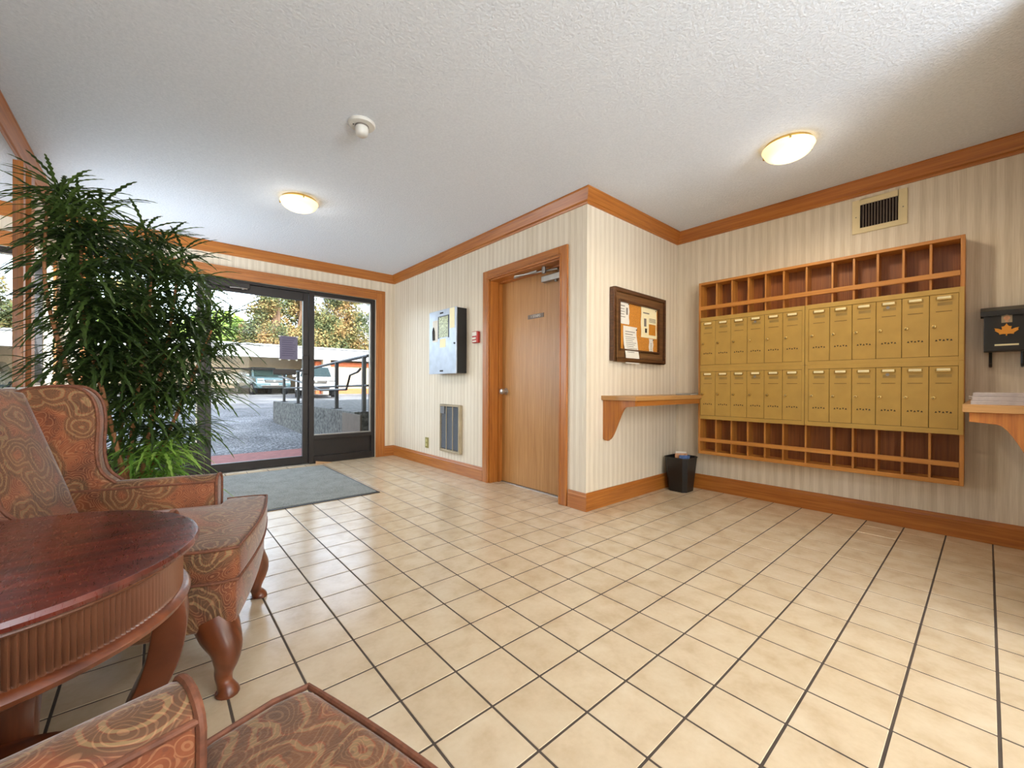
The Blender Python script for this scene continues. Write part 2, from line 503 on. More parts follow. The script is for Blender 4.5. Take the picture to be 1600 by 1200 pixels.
M_beige = plain('beige_stucco', rgb(204, 178, 144), 0.9, var=0.04, scale=6)
M_fascia = plain('white_fascia', rgb(176, 177, 180), 0.6, var=0.02)
M_brick = plain('orange_brick', rgb(196, 106, 66), 0.85, var=0.12, scale=25)
M_tree = None
def tree_mat(name, stops):
    m, nt, b = newmat(name)
    g = N(nt, 'ShaderNodeNewGeometry').outputs['Position']
    f = math_(nt, 'ADD', math_(nt, 'MULTIPLY', noise(nt, g, 0.55, 3), 0.6), math_(nt, 'MULTIPLY', noise(nt, g, 6, 2), 0.4))
    nt.links.new(ramp(nt, f, stops), b.inputs['Base Color']); setin(b, Roughness=0.8)
    return m
M_cedar = tree_mat('rusty_cedar_foliage', [(0.36, rgb(52, 66, 40)), (0.47, rgb(92, 98, 56)), (0.56, rgb(136, 112, 66)), (0.66, rgb(158, 116, 72)), (0.75, rgb(172, 146, 108))])
M_green = tree_mat('lime_green_foliage', [(0.35, rgb(110, 140, 60)), (0.65, rgb(180, 206, 104))])
M_bark = plain('bark', rgb(96, 74, 56), 0.9)
M_teal = plain('teal_grey_car_paint', rgb(92, 116, 122), 0.25, 0.4, coat=0.6)
M_wcar = plain('white_car_paint', rgb(226, 228, 230), 0.25, 0.0, coat=0.6)
M_carglass = plain('tinted_car_glass', rgb(34, 48, 46), 0.08)
M_tyre = plain('tyre_rubber', rgb(34, 34, 36), 0.85)
M_ext = plain('exterior_wall_stucco', rgb(190, 178, 160), 0.9)

# ------------------------------------------------------------------ dimensions
XL, XD, XM, YE, YS, YR, YB, H = -1.64, 1.554, 2.969, 4.653, 1.262, -1.02, -4.2, 2.49

# ------------------------------------------------------------------ floor
def proj(p):
    d = Vector(p)-CAM_C
    w = d.dot(_F)
    if w < 0.05: return None
    return (800+FPX*d.dot(CR)/w, CYPX-FPX*d.dot(CU)/w)
floor = struct('floor', MB().box(XL-0.15, XM+0.15, YB-0.15, YE+0.2, -0.12, -0.0014), M_grout)
T = 0.2; G = 0.0026
cells = []
for i in range(-9, 16):
    for j in range(-22, 25):
        x0, x1, y0, y1 = i*T+G, (i+1)*T-G, j*T+G, (j+1)*T-G
        x0 = max(x0, XL); x1 = min(x1, XM)
        y0 = max(y0, YB); y1 = min(y1, YE+0.03)
        cx, cy = (x0+x1)/2, (y0+y1)/2
        if x1-x0 < 0.02 or y1-y0 < 0.02: continue
        if cx > XD:
            if y0 < YS:
                y0 = max(y0, YR); y1 = min(y1, YS)
            else:                                     # only the strip in the door recess
                y0 = max(y0, 1.53); y1 = min(y1, 2.495); x1 = min(x1, XD+0.2)
            if x1-x0 < 0.02 or y1-y0 < 0.02: continue
        ps = [proj((x, y, 0)) for x, y in ((x0, y0), (x1, y0), (x1, y1), (x0, y1))]
        area = 0
        if all(ps):
            c = ((ps[0][0]+ps[2][0])/2, (ps[0][1]+ps[2][1])/2)
            if 0 < c[0] < 1600 and 0 < c[1] < 1200:
                area = abs((ps[2][0]-ps[0][0])*(ps[3][1]-ps[1][1])-(ps[3][0]-ps[1][0])*(ps[2][1]-ps[0][1]))/2
                # hidden behind the armchairs and the table
                if c[0] < 360 and c[1] < 1000 and cx < -0.75 and cy > 0.2: area *= 0.02
                if 0.6 > cx > -0.9 and 2.82 < cy < 4.4: area *= 0.02
        cells.append((area, x0, x1, y0, y1))
cells.sort(key=lambda c: -c[0])
tile_cache = {}
def tile_mesh(w, d):
    k = (round(w, 3), round(d, 3))
    if k not in tile_cache:
        me = MB().box(-w/2, w/2, -d/2, d/2, -0.006, 0).mesh('tile', bevel=0.0022, seg=1)
        me.materials.append(M_tile); tile_cache[k] = me
    return tile_cache[k]
rest = MB()
for n, (a, x0, x1, y0, y1) in enumerate(cells):
    if n < 300:
        inst('tile', tile_mesh(x1-x0, y1-y0), floor, ((x0+x1)/2, (y0+y1)/2, 0))
    else:
        e = 0.0022
        rest.add([(x0, y0, -0.006), (x1, y0, -0.006), (x1, y1, -0.006), (x0, y1, -0.006),
                  (x0+e, y0+e, 0), (x1-e, y0+e, 0), (x1-e, y1-e, 0), (x0+e, y1-e, 0)],
                 [(4,5,6,7), (0,1,5,4), (1,2,6,5), (2,3,7,6), (3,0,4,7)])
part('tile_field', rest, M_tile, floor, kind='stuff')

# ------------------------------------------------------------------ walls and ceiling
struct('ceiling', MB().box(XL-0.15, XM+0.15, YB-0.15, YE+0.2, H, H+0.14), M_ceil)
OX0, OX1, OZ = -1.44, 1.285, 2.13            # storefront opening
struct('wall_front', MB().box(XL, OX0, YE, YE+0.2, 0, H).box(OX1, XD, YE, YE+0.2, 0, H).box(OX0, OX1, YE, YE+0.2, OZ, H), M_wall)
DY0, DY1, DZ = 1.53, 2.495, 2.035            # oak door opening
struct('wall_right', MB().box(XD, XD+0.2, YS, DY0, 0, H).box(XD, XD+0.2, DY1, YE+0.2, 0, H).box(XD, XD+0.2, DY0, DY1, DZ, H), M_wall)
struct('wall_alcove_left', MB().box(XD+0.2, XM+0.15, YS, YS+0.2, 0, H), M_wall)
struct('wall_alcove_back', MB().box(XM, XM+0.15, YR-0.2, YS, 0, H), M_wall)
struct('wall_alcove_right', MB().box(XD, XM, YR-0.2, YR, 0, H), M_wall)
struct('wall_right_rear', MB().box(XD, XD+0.2, YB, YR-0.2, 0, H), M_wall)
struct('wall_back', MB().box(XL-0.15, -1.31, YB-0.15, YB, 0, H).box(1.21, XD+0.2, YB-0.15, YB, 0, H).box(-1.31, 1.21, YB-0.15, YB, 0, 0.24).box(-1.31, 1.21, YB-0.15, YB, 2.16, H), M_wall)
w3 = thing('window_added', 'added unseen glazed screen holding the fill lamp at the back end of the lobby', None, (-0.05, YB-0.1, 0.24), kind='structure')  # unseen glazing, added to give the back fill lamp an opening
part('pane', MB().box(-1.27, 1.17, YB-0.115, YB-0.109, 0.28, 2.12), M_glass, w3)
for x in (-1.31, -0.07, 1.17): part('mullion', MB().box(x, x+0.04, YB-0.14, YB-0.08, 0.24, 2.16), M_bronze, w3)
part('rail', MB().box(-1.31, 1.21, YB-0.14, YB-0.08, 0.24, 0.28).box(-1.31, 1.21, YB-0.14, YB-0.08, 2.12, 2.16), M_bronze, w3)
WY0, WY1, WZ0, WZ1 = 3.56, 4.53, 0.955, 1.97  # left window
struct('wall_left', MB().box(XL-0.15, XL, YB, WY0, 0, H).box(XL-0.15, XL, WY1, YE+0.2, 0, H)
       .box(XL-0.15, XL, WY0, WY1, 0, WZ0).box(XL-0.15, XL, WY0, WY1, WZ1, H), M_wall)

crown = [(0, H-0.108), (0.012, H-0.108), (0.016, H-0.098), (0.016, H-0.09), (0.024, H-0.084), (0.028, H-0.074), (0.056, H-0.014), (0.060, H-0.010), (0.060, H-0.0005), (0, H-0.0005)]
struct('trim_1', MB().sweep([(XL, YB), (XL, YE), (XD, YE), (XD, YS), (XM, YS), (XM, YR), (XD, YR), (XD, YB)], crown), M_oak_h)
bb = [(0, 0.001), (0.018, 0.001), (0.018, 0.112), (0.013, 0.12), (0.011, 0.132), (0.006, 0.139), (0, 0.139)]
struct('baseboard_front', MB().sweep([(1.41, YE), (XD, YE), (XD, DY1+0.085)], bb), M_oak_h)
struct('baseboard_right', MB().sweep([(XD, DY0-0.095), (XD, YS), (XM, YS), (XM, YR), (XD, YR), (XD, YB)], bb), M_oak_h)
struct('baseboard_left', MB().sweep([(XL, YB), (XL, YE), (OX0-0.05, YE)], bb), M_oak_h)

# storefront casing
cs = thing('trim_2', None, None, (OX0, YE, 0), kind='structure')
def casing(parent, segs, mat_h, mat_v):
    for (x0, x1, y0, y1, z0, z1, v) in segs:
        part('casing', MB().box(x0, x1, y0, y1, z0, z1), mat_v if v else mat_h, parent, bevel=0.004, seg=2)
casing(cs, [(OX1, OX1+0.125, YE-0.02, YE, 0, OZ+0.125, True), (OX0-0.055, OX0, YE-0.02, YE, 0, OZ+0.125, True),
            (OX0, OX1, YE-0.02, YE, OZ, OZ+0.125, False)], M_oak_h, M_oak_v)
part('bead', MB().box(OX1+0.085, OX1+0.095, YE-0.026, YE-0.018, 0, OZ+0.09).box(OX0, OX1+0.095, YE-0.026, YE-0.018, OZ+0.085, OZ+0.095)
     .box(OX1+0.02, OX1+0.028, YE-0.024, YE-0.018, 0, OZ+0.03), M_oak_v, cs, bevel=0.003)

# ------------------------------------------------------------------ storefront glazing
w1 = thing('window_1', 'dark bronze storefront frame with side panes beside the entrance door', None, (0, YE+0.05, 0), kind='structure')
FY0, FY1 = YE+0.02, YE+0.12
for (x0, x1, z0, z1) in ((OX0, OX0+0.05, 0, OZ), (OX1-0.05, OX1, 0, OZ), (-0.635, -0.575, 0, OZ), (0.455, 0.515, 0, OZ)):
    part('mullion', MB().box(x0, x1, FY0, FY1, z0, z1), M_bronze, w1, bevel=0.004)
part('head_rail', MB().box(OX0+0.05, -0.635, FY0, FY1, OZ-0.05, OZ).box(-0.575, 0.455, FY0, FY1, OZ-0.03, OZ).box(0.515, OX1-0.05, FY0, FY1, OZ-0.05, OZ), M_bronze, w1, bevel=0.003)
for (x0, x1) in ((OX0+0.05, -0.635), (0.515, OX1-0.05)):
    part('middle_rail', MB().box(x0, x1, FY0, FY1, 0.295, 0.345), M_bronze, w1, bevel=0.003)
    part('kick_panel', MB().box(x0, x1, FY0+0.04, FY0+0.06, 0.09, 0.295), M_bronze, w1)
    part('bottom_rail', MB().box(x0, x1, FY0, FY1, 0.0, 0.09), M_bronze, w1, bevel=0.003)
    part('pane', MB().box(x0-0.005, x1+0.005, FY0+0.045, FY0+0.052, 0.34, OZ-0.045), M_glass, w1)
    part('glazing_bead', MB().box(x0, x1, FY0+0.02, FY0+0.044, 0.345, 0.358).box(x1-0.013, x1, FY0+0.02, FY0+0.044, 0.358, OZ-0.05)
         .box(x0, x1, FY0+0.02, FY0+0.044, OZ-0.062, OZ-0.05), M_alu, w1)

d2 = thing('door_2', 'glazed bronze entrance door with push bar and view of the car park', None, (-0.06, YE+0.05, 0), kind='structure')
DX0, DX1, DTOP = -0.57, 0.45, OZ-0.034
part('stile', MB().box(DX0, DX0+0.055, FY0+0.015, FY0+0.065, 0.012, DTOP), M_bronze, d2, bevel=0.003)
part('stile', MB().box(DX1-0.06, DX1, FY0+0.015, FY0+0.065, 0.012, DTOP), M_bronze, d2, bevel=0.003)
part('top_rail', MB().box(DX0+0.055, DX1-0.06, FY0+0.015, FY0+0.065, 2.0, DTOP), M_bronze, d2, bevel=0.003)
part('bottom_rail', MB().box(DX0+0.055, DX1-0.06, FY0+0.015, FY0+0.065, 0.012, 0.105), M_bronze, d2, bevel=0.003)
part('pane', MB().box(DX0+0.05, DX1-0.055, FY0+0.036, FY0+0.043, 0.10, 2.005), M_glass, d2)
part('push_bar', MB().box(DX0+0.04, DX1-0.03, FY0-0.03, FY0-0.018, 1.142, 1.158).box(DX0+0.035, DX0+0.055, FY0-0.03, FY0+0.016, 1.135, 1.165), M_bronze, d2, bevel=0.002)
lb = part('lock_case', MB().box(0.06, 0.30, FY0-0.045, FY0-0.012, 1.09, 1.155), M_bronze, d2, bevel=0.006)
part('latch_box', MB().box(0.375, 0.44, FY0-0.045, FY0+0.016, 1.10, 1.33), M_bronze, d2, bevel=0.008)
part('threshold', MB().box(DX0, DX1, FY0-0.04, FY1, 0.0, 0.011), M_alu, d2)
dc = part('door_closer', MB().box(-0.55, -0.17, FY0-0.055, FY0+0.014, 2.035, 2.095), M_bronze, d2, bevel=0.006)
part('closer_arm', MB().tube([(-0.36, FY0-0.06, 2.03), (-0.28, FY0-0.09, 2.028), (-0.2, FY0-0.075, 2.03)], 0.006, 8).cyl((-0.24, FY0-0.07, 2.02), (-0.24, FY0-0.07, 2.036), 0.012), M_chrome, dc)

nt_ = thing('paper_notice', 'lilac grey printed notice taped to the glass of the entrance door', 'notice', (0.235, FY0+0.034, 1.27))
part('sheet', MB().box(0.14, 0.335, FY0+0.0335, FY0+0.0345, 1.275, 1.555), M_notice, nt_)
ln = MB()
for k in range(9):
    z = 1.53-k*0.026
    ln.box(0.165, 0.31-0.03*((k*7) % 3)/2, FY0+0.0325, FY0+0.0334, z-0.004, z+0.004)
part('print_lines', ln, plain('faded_print', rgb(78, 72, 92), 0.8), nt_)
for (x, z) in ((0.138, 1.55), (0.33, 1.552), (0.142, 1.272), (0.325, 1.27), (0.24, 1.268)):
    part('tape', MB().box(x-0.012, x+0.012, FY0+0.0315, FY0+0.0325, z-0.008, z+0.008), M_paper, nt_)

# left window of the lobby
w2 = thing('window_2', 'narrow side window above the pale ledge beside the mirror', None, (XL-0.08, 4.05, WZ0), kind='structure')
part('pane', MB().box(XL-0.09, XL-0.084, WY0+0.02, WY1-0.02, WZ0+0.02, WZ1-0.02), M_glass, w2)
part('window_frame', MB().box(XL-0.11, XL-0.06, WY0, WY0+0.025, WZ0, WZ1).box(XL-0.11, XL-0.06, WY1-0.025, WY1, WZ0, WZ1)
     .box(XL-0.11, XL-0.06, WY0+0.025, WY1-0.025, WZ0, WZ0+0.025).box(XL-0.11, XL-0.06, WY0+0.025, WY1-0.025, WZ1-0.025, WZ1), M_bronze, w2)
part('casing', MB().box(XL, XL+0.02, WY1+0.002, WY1+0.09, WZ0-0.02, WZ1+0.12), M_oak_v, w2, bevel=0.003)
struct('trim_3', MB().box(XL, XL+0.075, 1.2, WY1+0.1, 0.925, 0.945), M_stone, bevel=0.004)
# mirror with wooden stiles
mr = thing('wall_mirror', 'tall wall mirror with oak edge strips on the left wall', 'mirror', (XL, 2.3, 0.946))
part('mirror_glass', MB().box(XL+0.001, XL+0.012, 1.25, 3.24, 0.947, H-0.11), M_mirror, mr)
for y0, y1, p in ((3.24, 3.30, 0.035), (3.30, 3.345, 0.026), (3.40, 3.50, 0.045)):
    part('edge_strip', MB().box(XL+0.001, XL+p, y0, y1, 0.947, H-0.11), M_oak_v, mr, bevel=0.004)
part('edge_strip', MB().box(XL+0.001, XL+0.035, 1.17, 1.25, 0.947, H-0.11), M_oak_v, mr, bevel=0.004)

# ------------------------------------------------------------------ oak door
d1 = thing('door_1', 'oak veneer service door with closer and name plate', None, (XD, 2.0, 0), kind='structure')
DXP = XD+0.15
part('door_leaf', MB().box(DXP, DXP+0.044, DY0+0.022, DY1-0.022, 0.008, DZ-0.022), M_door, d1, bevel=0.002)
part('jamb', MB().box(XD-0.001, XD+0.2, DY1-0.02, DY1, 0, DZ), M_oak_v, d1)
part('jamb', MB().box(XD-0.001, XD+0.2, DY0, DY0+0.02, 0, DZ), M_oak_v, d1)
part('jamb', MB().box(XD-0.001, XD+0.2, DY0, DY1, DZ-0.02, DZ), M_oak_h, d1)
part('door_stop', MB().box(XD+0.10, DXP-0.002, DY1-0.034, DY1-0.02, 0, DZ-0.034).box(XD+0.10, DXP-0.002, DY0+0.02, DY0+0.034, 0, DZ-0.034).box(XD+0.10, DXP-0.002, DY0+0.02, DY1-0.02, DZ-0.034, DZ-0.02), M_oak_v, d1)
CW = 0.088
casing(d1, [(XD-0.02, XD, DY1-0.006, DY1+CW-0.006, 0, DZ+CW-0.006, True), (XD-0.02, XD, DY0-CW+0.006, DY0+0.006, 0, DZ+CW-0.006, True),
            (XD-0.02, XD, DY0+0.006, DY1-0.006, DZ-0.006, DZ+CW-0.006, False)], M_oak_h, M_oak_v)
part('bead', MB().box(XD-0.025, XD-0.018, DY1+0.008, DY1+0.016, 0, DZ+0.016).box(XD-0.025, XD-0.018, DY0-0.016, DY0-0.008, 0, DZ+0.016)
     .box(XD-0.025, XD-0.018, DY0-0.016, DY1+0.016, DZ+0.008, DZ+0.016), M_oak_v, d1, bevel=0.002)
kn = part('knob', MB().lathe([(0.0, 0.0), (0.012, 0.0), (0.012, 0.028), (0.026, 0.036), (0.030, 0.05), (0.026, 0.062), (0.012, 0.068), (0.0, 0.068)], n=20, cap=False), M_chrome, d1, local=True, smooth=True)
kn.rotation_euler = (0, -PI/2, 0); kn.location = (DXP-XD-0.006, 2.405-2.0, 0.915)
ro = part('rosette', MB().lathe([(0.0, 0), (0.034, 0.0), (0.032, 0.006), (0.0, 0.007)], n=20, cap=False), M_chrome, kn, local=True, smooth=True)
ro.location = (0, 0, -0.006)
hg = part('threshold_strip', MB().box(DXP-0.02, DXP+0.1, DY0+0.02, DY1-0.02, 0.0005, 0.007), M_alu, d1)
cl = part('door_closer', MB().box(DXP-0.055, DXP-0.001, 1.60, 1.86, 1.90, 1.955), M_alu, d1, bevel=0.006)
part('closer_arm', MB().tube([(DXP-0.03, 1.66, 1.96), (DXP-0.05, 1.66, 1.985), (DXP-0.10, 1.90, 1.988), (DXP-0.14, 2.12, 1.992)], 0.009, 8)
     .box(DXP-0.115, DXP-0.105, 1.86, 2.16, 1.985, 2.0).cyl((DXP-0.1, 1.78, 1.96), (DXP-0.1, 1.78, 2.014), 0.018)
     .cyl((DXP-0.028, 1.70, 1.885), (DXP-0.028, 1.70, 1.90), 0.014), M_alu, cl)
sg = part('name_plate', MB().box(DXP-0.004, DXP, 1.875, 2.085, 1.60, 1.64), plain('grey_name_plate', rgb(122, 102, 88), 0.5), d1, bevel=0.001)
tx = part('lettering', text_mesh('lettering', '1 STAIRS', 0.034), M_paper, sg, local=True)
tx.rotation_euler = (PI/2, 0, -PI/2); tx.location = (DXP-0.0048-XD, 1.98-2.0, 1.62)

# ------------------------------------------------------------------ ceiling lamps and detector
def lamp(loc, label, rot=0.0, power=1.0, col=(1.0, 0.84, 0.62)):
    t = thing('ceiling_light', label, 'ceiling light', loc, rot, 'flush ceiling lights')
    part('ceiling_plate', MB().lathe([(0.0, -0.0), (0.128, 0.0), (0.130, -0.012), (0.122, -0.022), (0.0, -0.022)], n=40, cap=False), M_brass, t, local=True, smooth=True)
    prof = [(0.140, -0.020), (0.142, -0.026), (0.136, -0.034)]
    prof += [(0.134*math.cos(a), -0.034-0.062*math.sin(a)) for a in [k*PI/2/9 for k in range(10)]]
    part('glass_bowl', MB().lathe(prof, n=40, cap=False), M_lamp, t, local=True, smooth=True)
    for k in range(3):
        a = 2*PI*k/3+0.5
        part('clip', MB().tube([(0.128*math.cos(a), 0.128*math.sin(a), -0.008), (0.148*math.cos(a), 0.148*math.sin(a), -0.018), (0.146*math.cos(a), 0.146*math.sin(a), -0.034)], [0.004, 0.005, 0.006], 8), M_brass, t, local=True, smooth=True)
    l = bpy.data.lights.new('bulb', 'SPOT'); l.energy = LAMP_W*power; l.color = col; l.shadow_soft_size = 0.10; l.spot_size = math.radians(172); l.spot_blend = 0.5
    lo = bpy.data.objects.new('bulb', l); link(lo); lo.parent = t; lo.location = (0, 0, -0.13)
    g = bpy.data.lights.new('bowl_glow', 'POINT'); g.energy = 2.2*power; g.color = (1.0, 0.95, 0.88); g.shadow_soft_size = 0.06
    go = bpy.data.objects.new('bowl_glow', g); link(go); go.parent = t; go.location = (0, 0, -0.17)
    return t
lamp((-0.08, 2.93, H), 'lit alabaster ceiling light nearest the glazed entrance door', power=0.5, col=(1.0, 0.94, 0.85))
lamp((2.022, 0.052, H), 'lit alabaster ceiling light above the tiled floor by the mailboxes', 0.9, power=0.44, col=(1.0, 0.82, 0.56))
lamp((-0.10, -1.7, H), 'alabaster ceiling light added as unseen fill behind the armchairs', power=0.55, col=(0.95, 0.97, 1.0))  # unseen lamp added behind the camera for neutral fill
lamp((-0.10, -3.4, H), 'alabaster ceiling light added as unseen fill at the back end of the lobby', power=0.55, col=(0.95, 0.97, 1.0))  # further unseen lamp, put in to brighten the room

sd = thing('ceiling_detector', 'small white round detector hanging from the ceiling', 'detector', (-0.066, 1.615, H))
part('base_plate', MB().lathe([(0.0, 0.0), (0.074, 0.0), (0.076, -0.006), (0.070, -0.016), (0.0, -0.018)], n=32, cap=False), M_white, sd, local=True, smooth=True)
part('sensor_head', MB().lathe([(0.030, -0.016), (0.034, -0.02), (0.037, -0.03), (0.037, -0.05), (0.033, -0.066), (0.024, -0.074), (0.0, -0.076)], n=28, cap=False), M_white, sd, local=True, smooth=True)
part('collar', MB().lathe([(0.038, -0.017), (0.038, -0.024), (0.030, -0.026)], n=28, cap=False), M_ink, sd, local=True, smooth=True)
part('indicator', MB().lathe([(0.004, -0.017), (0.003, -0.020), (0, -0.020)], c=(-0.045, 0.01, 0), n=8, cap=False), M_inkd, sd, local=True)

# ------------------------------------------------------------------ things on the door wall
fp = thing('alarm_panel', 'grey blue steel alarm cabinet with black sides beside the red pull station', 'alarm panel', (XD, 3.16, 1.1))
part('cabinet', MB().box(XD-0.125, XD-0.001, 2.885, 3.43, 1.105, 1.80), M_black, fp, bevel=0.004)
pf = part('cabinet_door', MB().box(XD-0.142, XD-0.1255, 2.88, 3.435, 1.10, 1.805), M_panel, fp, bevel=0.003)
part('window', MB().box(XD-0.1445, XD-0.1415, 3.03, 3.22, 1.50, 1.725), plain('printed_circuit_display', rgb(168, 172, 128), 0.25, var=0.3, scale=60), pf)
part('window_bezel', MB().box(XD-0.146, XD-0.1415, 3.22, 3.235, 1.49, 1.735).box(XD-0.146, XD-0.1415, 3.015, 3.03, 1.49, 1.735).box(XD-0.146, XD-0.1415, 3.03, 3.22, 1.725, 1.735), M_black, pf)
part('instruction_card', MB().box(XD-0.1435, XD-0.1415, 3.245, 3.355, 1.46, 1.70), M_paper, pf)
part('instruction_card', MB().box(XD-0.1435, XD-0.1415, 2.905, 3.0, 1.585, 1.80), M_paper2, pf)
part('sticker', MB().box(XD-0.1435, XD-0.1415, 3.08, 3.20, 1.39, 1.485), M_paper2, pf)
hs = MB().tube([(XD-0.146, 3.34, 1.48), (XD-0.147, 3.345, 1.58), (XD-0.147, 3.33, 1.62), (XD-0.147, 3.315, 1.58), (XD-0.146, 3.31, 1.48)], 0.008, 8)
part('printed_symbol', hs, M_inkd, pf)
part('maker_badge', MB().box(XD-0.1435, XD-0.1415, 3.13, 3.20, 1.762, 1.778), M_inkd, pf)
part('maker_badge', MB().box(XD-0.1435, XD-0.1415, 3.13, 3.20, 1.125, 1.141), M_inkd, pf)
part('key_lock', MB().cyl((XD-0.15, 2.905, 1.42), (XD-0.1415, 2.905, 1.42), 0.010), M_black, pf)

ps = thing('pull_station', 'small red and white fire alarm pull station beside the oak door frame', 'alarm pull', (XD, 2.69, 1.41))
part('housing', MB().box(XD-0.04, XD-0.001, 2.645, 2.735, 1.412, 1.532), M_red, ps, bevel=0.006)
part('face_plate', MB().box(XD-0.0435, XD-0.0395, 2.655, 2.728, 1.485, 1.525), M_paper, ps)
part('pull_bar', MB().box(XD-0.052, XD-0.0395, 2.66, 2.722, 1.448, 1.468), M_paper, ps, bevel=0.003)
part('printed_strip', MB().box(XD-0.0425, XD-0.0395, 2.66, 2.722, 1.422, 1.436), M_paper, ps)

ht = thing('wall_heater', 'grey louvred wall heater grille low on the striped wall', 'heater', (XD, 3.17, 0.22))
part('heater_frame', MB().box(XD-0.042, XD-0.001, 2.965, 2.985, 0.225, 0.757).box(XD-0.042, XD-0.001, 3.355, 3.372, 0.225, 0.757)
     .box(XD-0.042, XD-0.001, 2.985, 3.355, 0.737, 0.757).box(XD-0.042, XD-0.001, 2.985, 3.355, 0.225, 0.25), M_taupe, ht, bevel=0.003)
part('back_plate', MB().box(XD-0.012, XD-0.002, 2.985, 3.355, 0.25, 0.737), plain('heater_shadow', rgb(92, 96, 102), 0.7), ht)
sl_me = MB().add([(-0.006, -0.182, 0.0), (-0.006, 0.182, 0.0), (0.012, 0.182, 0.010), (0.012, -0.182, 0.010), (-0.006, -0.182, -0.002), (-0.006, 0.182, -0.002), (0.012, 0.182, 0.008), (0.012, -0.182, 0.008)],
                 [(0,1,2,3), (7,6,5,4), (0,4,5,1), (2,6,7,3), (1,5,6,2), (3,7,4,0)]).mesh('louvre'); sl_me.materials.append(M_grille)
for k in range(30): inst('louvre', sl_me, ht, (-0.027, 0.0, 0.045+k*0.0155))
for y in (3.10, 3.23): part('upright', MB().box(XD-0.04, XD-0.034, y-0.004, y+0.004, 0.25, 0.737), M_taupe, ht)
part('thermostat', MB().box(XD-0.041, XD-0.03, 3.27, 3.352, 0.655, 0.735), plain('control_grey', rgb(110, 110, 112), 0.5), ht)

ol = thing('wall_outlet', 'olive brass outlet plate beside the wall heater', 'outlet', (XD, 3.725, 0.2))
pl = part('cover_plate', MB().box(XD-0.008, XD-0.001, 3.69, 3.765, 0.208, 0.338), M_olive, ol, bevel=0.003)
part('socket', MB().box(XD-0.011, XD-0.0075, 3.71, 3.745, 0.283, 0.316), plain('ivory_socket', rgb(196, 184, 120), 0.5), pl, bevel=0.002)
part('socket', MB().box(XD-0.011, XD-0.0075, 3.71, 3.745, 0.230, 0.263), bpy.data.materials['ivory_socket'], pl, bevel=0.002)

# ------------------------------------------------------------------ notice board
nb = thing('notice_board', 'cork notice board in a broad dark walnut frame above the oak shelf', 'notice board', (2.26, YS, 1.17))
BX0, BX1, BZ0, BZ1 = 1.845, 2.678, 1.18, 1.787
def ring(x0, x1, z0, z1, w, y0, y1):
    m = MB()
    m.box(x0, x0+w, y0, y1, z0, z1).box(x1-w, x1, y0, y1, z0, z1).box(x0+w, x1-w, y0, y1, z1-w, z1).box(x0+w, x1-w, y0, y1, z0, z0+w)
    return m
part('outer_moulding', ring(BX0, BX1, BZ0, BZ1, 0.032, YS-0.045, YS-0.001), M_frame, nb, bevel=0.006)
part('flat_frame', ring(BX0+0.032, BX1-0.032, BZ0+0.032, BZ1-0.032, 0.058, YS-0.03, YS-0.001), oak('walnut_flat', True, rgb(78, 50, 26), rgb(104, 70, 40), rgb(128, 90, 56), 0.4, 40, 0.2), nb, bevel=0.003)
part('inner_moulding', ring(BX0+0.09, BX1-0.09, BZ0+0.09, BZ1-0.09, 0.018, YS-0.036, YS-0.001), M_frame, nb, bevel=0.004)
part('cork', MB().box(BX0+0.1, BX1-0.1, YS-0.014, YS-0.002, BZ0+0.1, BZ1-0.1), M_cork, nb)
def sheet(x0, x1, z0, z1, label, mat, lines, y=YS-0.0165, curl=0.0, pic=None):
    t = thing('pinned_sheet', label, 'paper', ((x0+x1)/2, y, z0), group='papers pinned to the notice board')
    m = MB(); n = 10; vs = []; fs = []
    for k in range(n+1):
        zz = z0+(z1-z0)*k/n
        dy = -curl*(math.sin(k/n*6.0)*0.3+(1-k/n)**2)
        vs += [(x0+0.004*math.sin(k), y+dy, zz), (x1+0.004*math.sin(k*1.3), y+dy, zz), (x1+0.004*math.sin(k*1.3), y+dy-0.0006, zz), (x0+0.004*math.sin(k), y+dy-0.0006, zz)]
    for k in range(n):
        for j in range(4): fs.append((k*4+j, k*4+(j+1) % 4, k*4+4+(j+1) % 4, k*4+4+j))
    fs += [(0,1,2,3), (n*4+3, n*4+2, n*4+1, n*4)]
    m.add(vs, fs); part('sheet', m, mat, t)
    lm = MB()
    for (a, b, zf, hh) in lines:
        zz = z0+(z1-z0)*zf; k = zf
        dy = -curl*(math.sin(k*6.0)*0.3+(1-k)**2)
        lm.box(x0+(x1-x0)*a, x0+(x1-x0)*b, y+dy-0.0022, y+dy-0.0010, zz-hh/2, zz+hh/2)
    part('print_lines', lm, M_ink, t)
    if pic:
        for (a, b, c, d, pm) in pic:
            part('picture', MB().box(x0+(x1-x0)*a, x0+(x1-x0)*b, y-0.0024, y-0.0012, z0+(z1-z0)*c, z0+(z1-z0)*d), pm, t)
    pn = part('pin', MB().lathe([(0.0045, 0), (0.0045, 0.006), (0.0, 0.008)], n=8), M_inkd, t, local=True)
    pn.rotation_euler = (PI/2, 0, 0)
    pn.location = ((x1-x0)*0.42, -0.001, (z1-z0)*0.93)
    return t
sheet(1.958, 2.105, 1.50, 1.685, 'small typed sheet pinned in the upper left corner of the cork board', M_paper,
      [(0.12, 0.55, 0.82, 0.007), (0.15, 0.5, 0.68, 0.005), (0.15, 0.55, 0.56, 0.005), (0.15, 0.5, 0.44, 0.005), (0.15, 0.6, 0.32, 0.005), (0.7, 0.85, 0.6, 0.06)])
sheet(2.02, 2.225, 1.165, 1.485, 'long typed letter curling over the bottom edge of the notice board frame', M_paper,
      [(0.15, 0.85, 0.86, 0.006), (0.15, 0.7, 0.79, 0.006)]+[(0.15, 0.9-0.12*(k % 3), 0.72-k*0.052, 0.004) for k in range(9)], y=YS-0.020, curl=0.022)
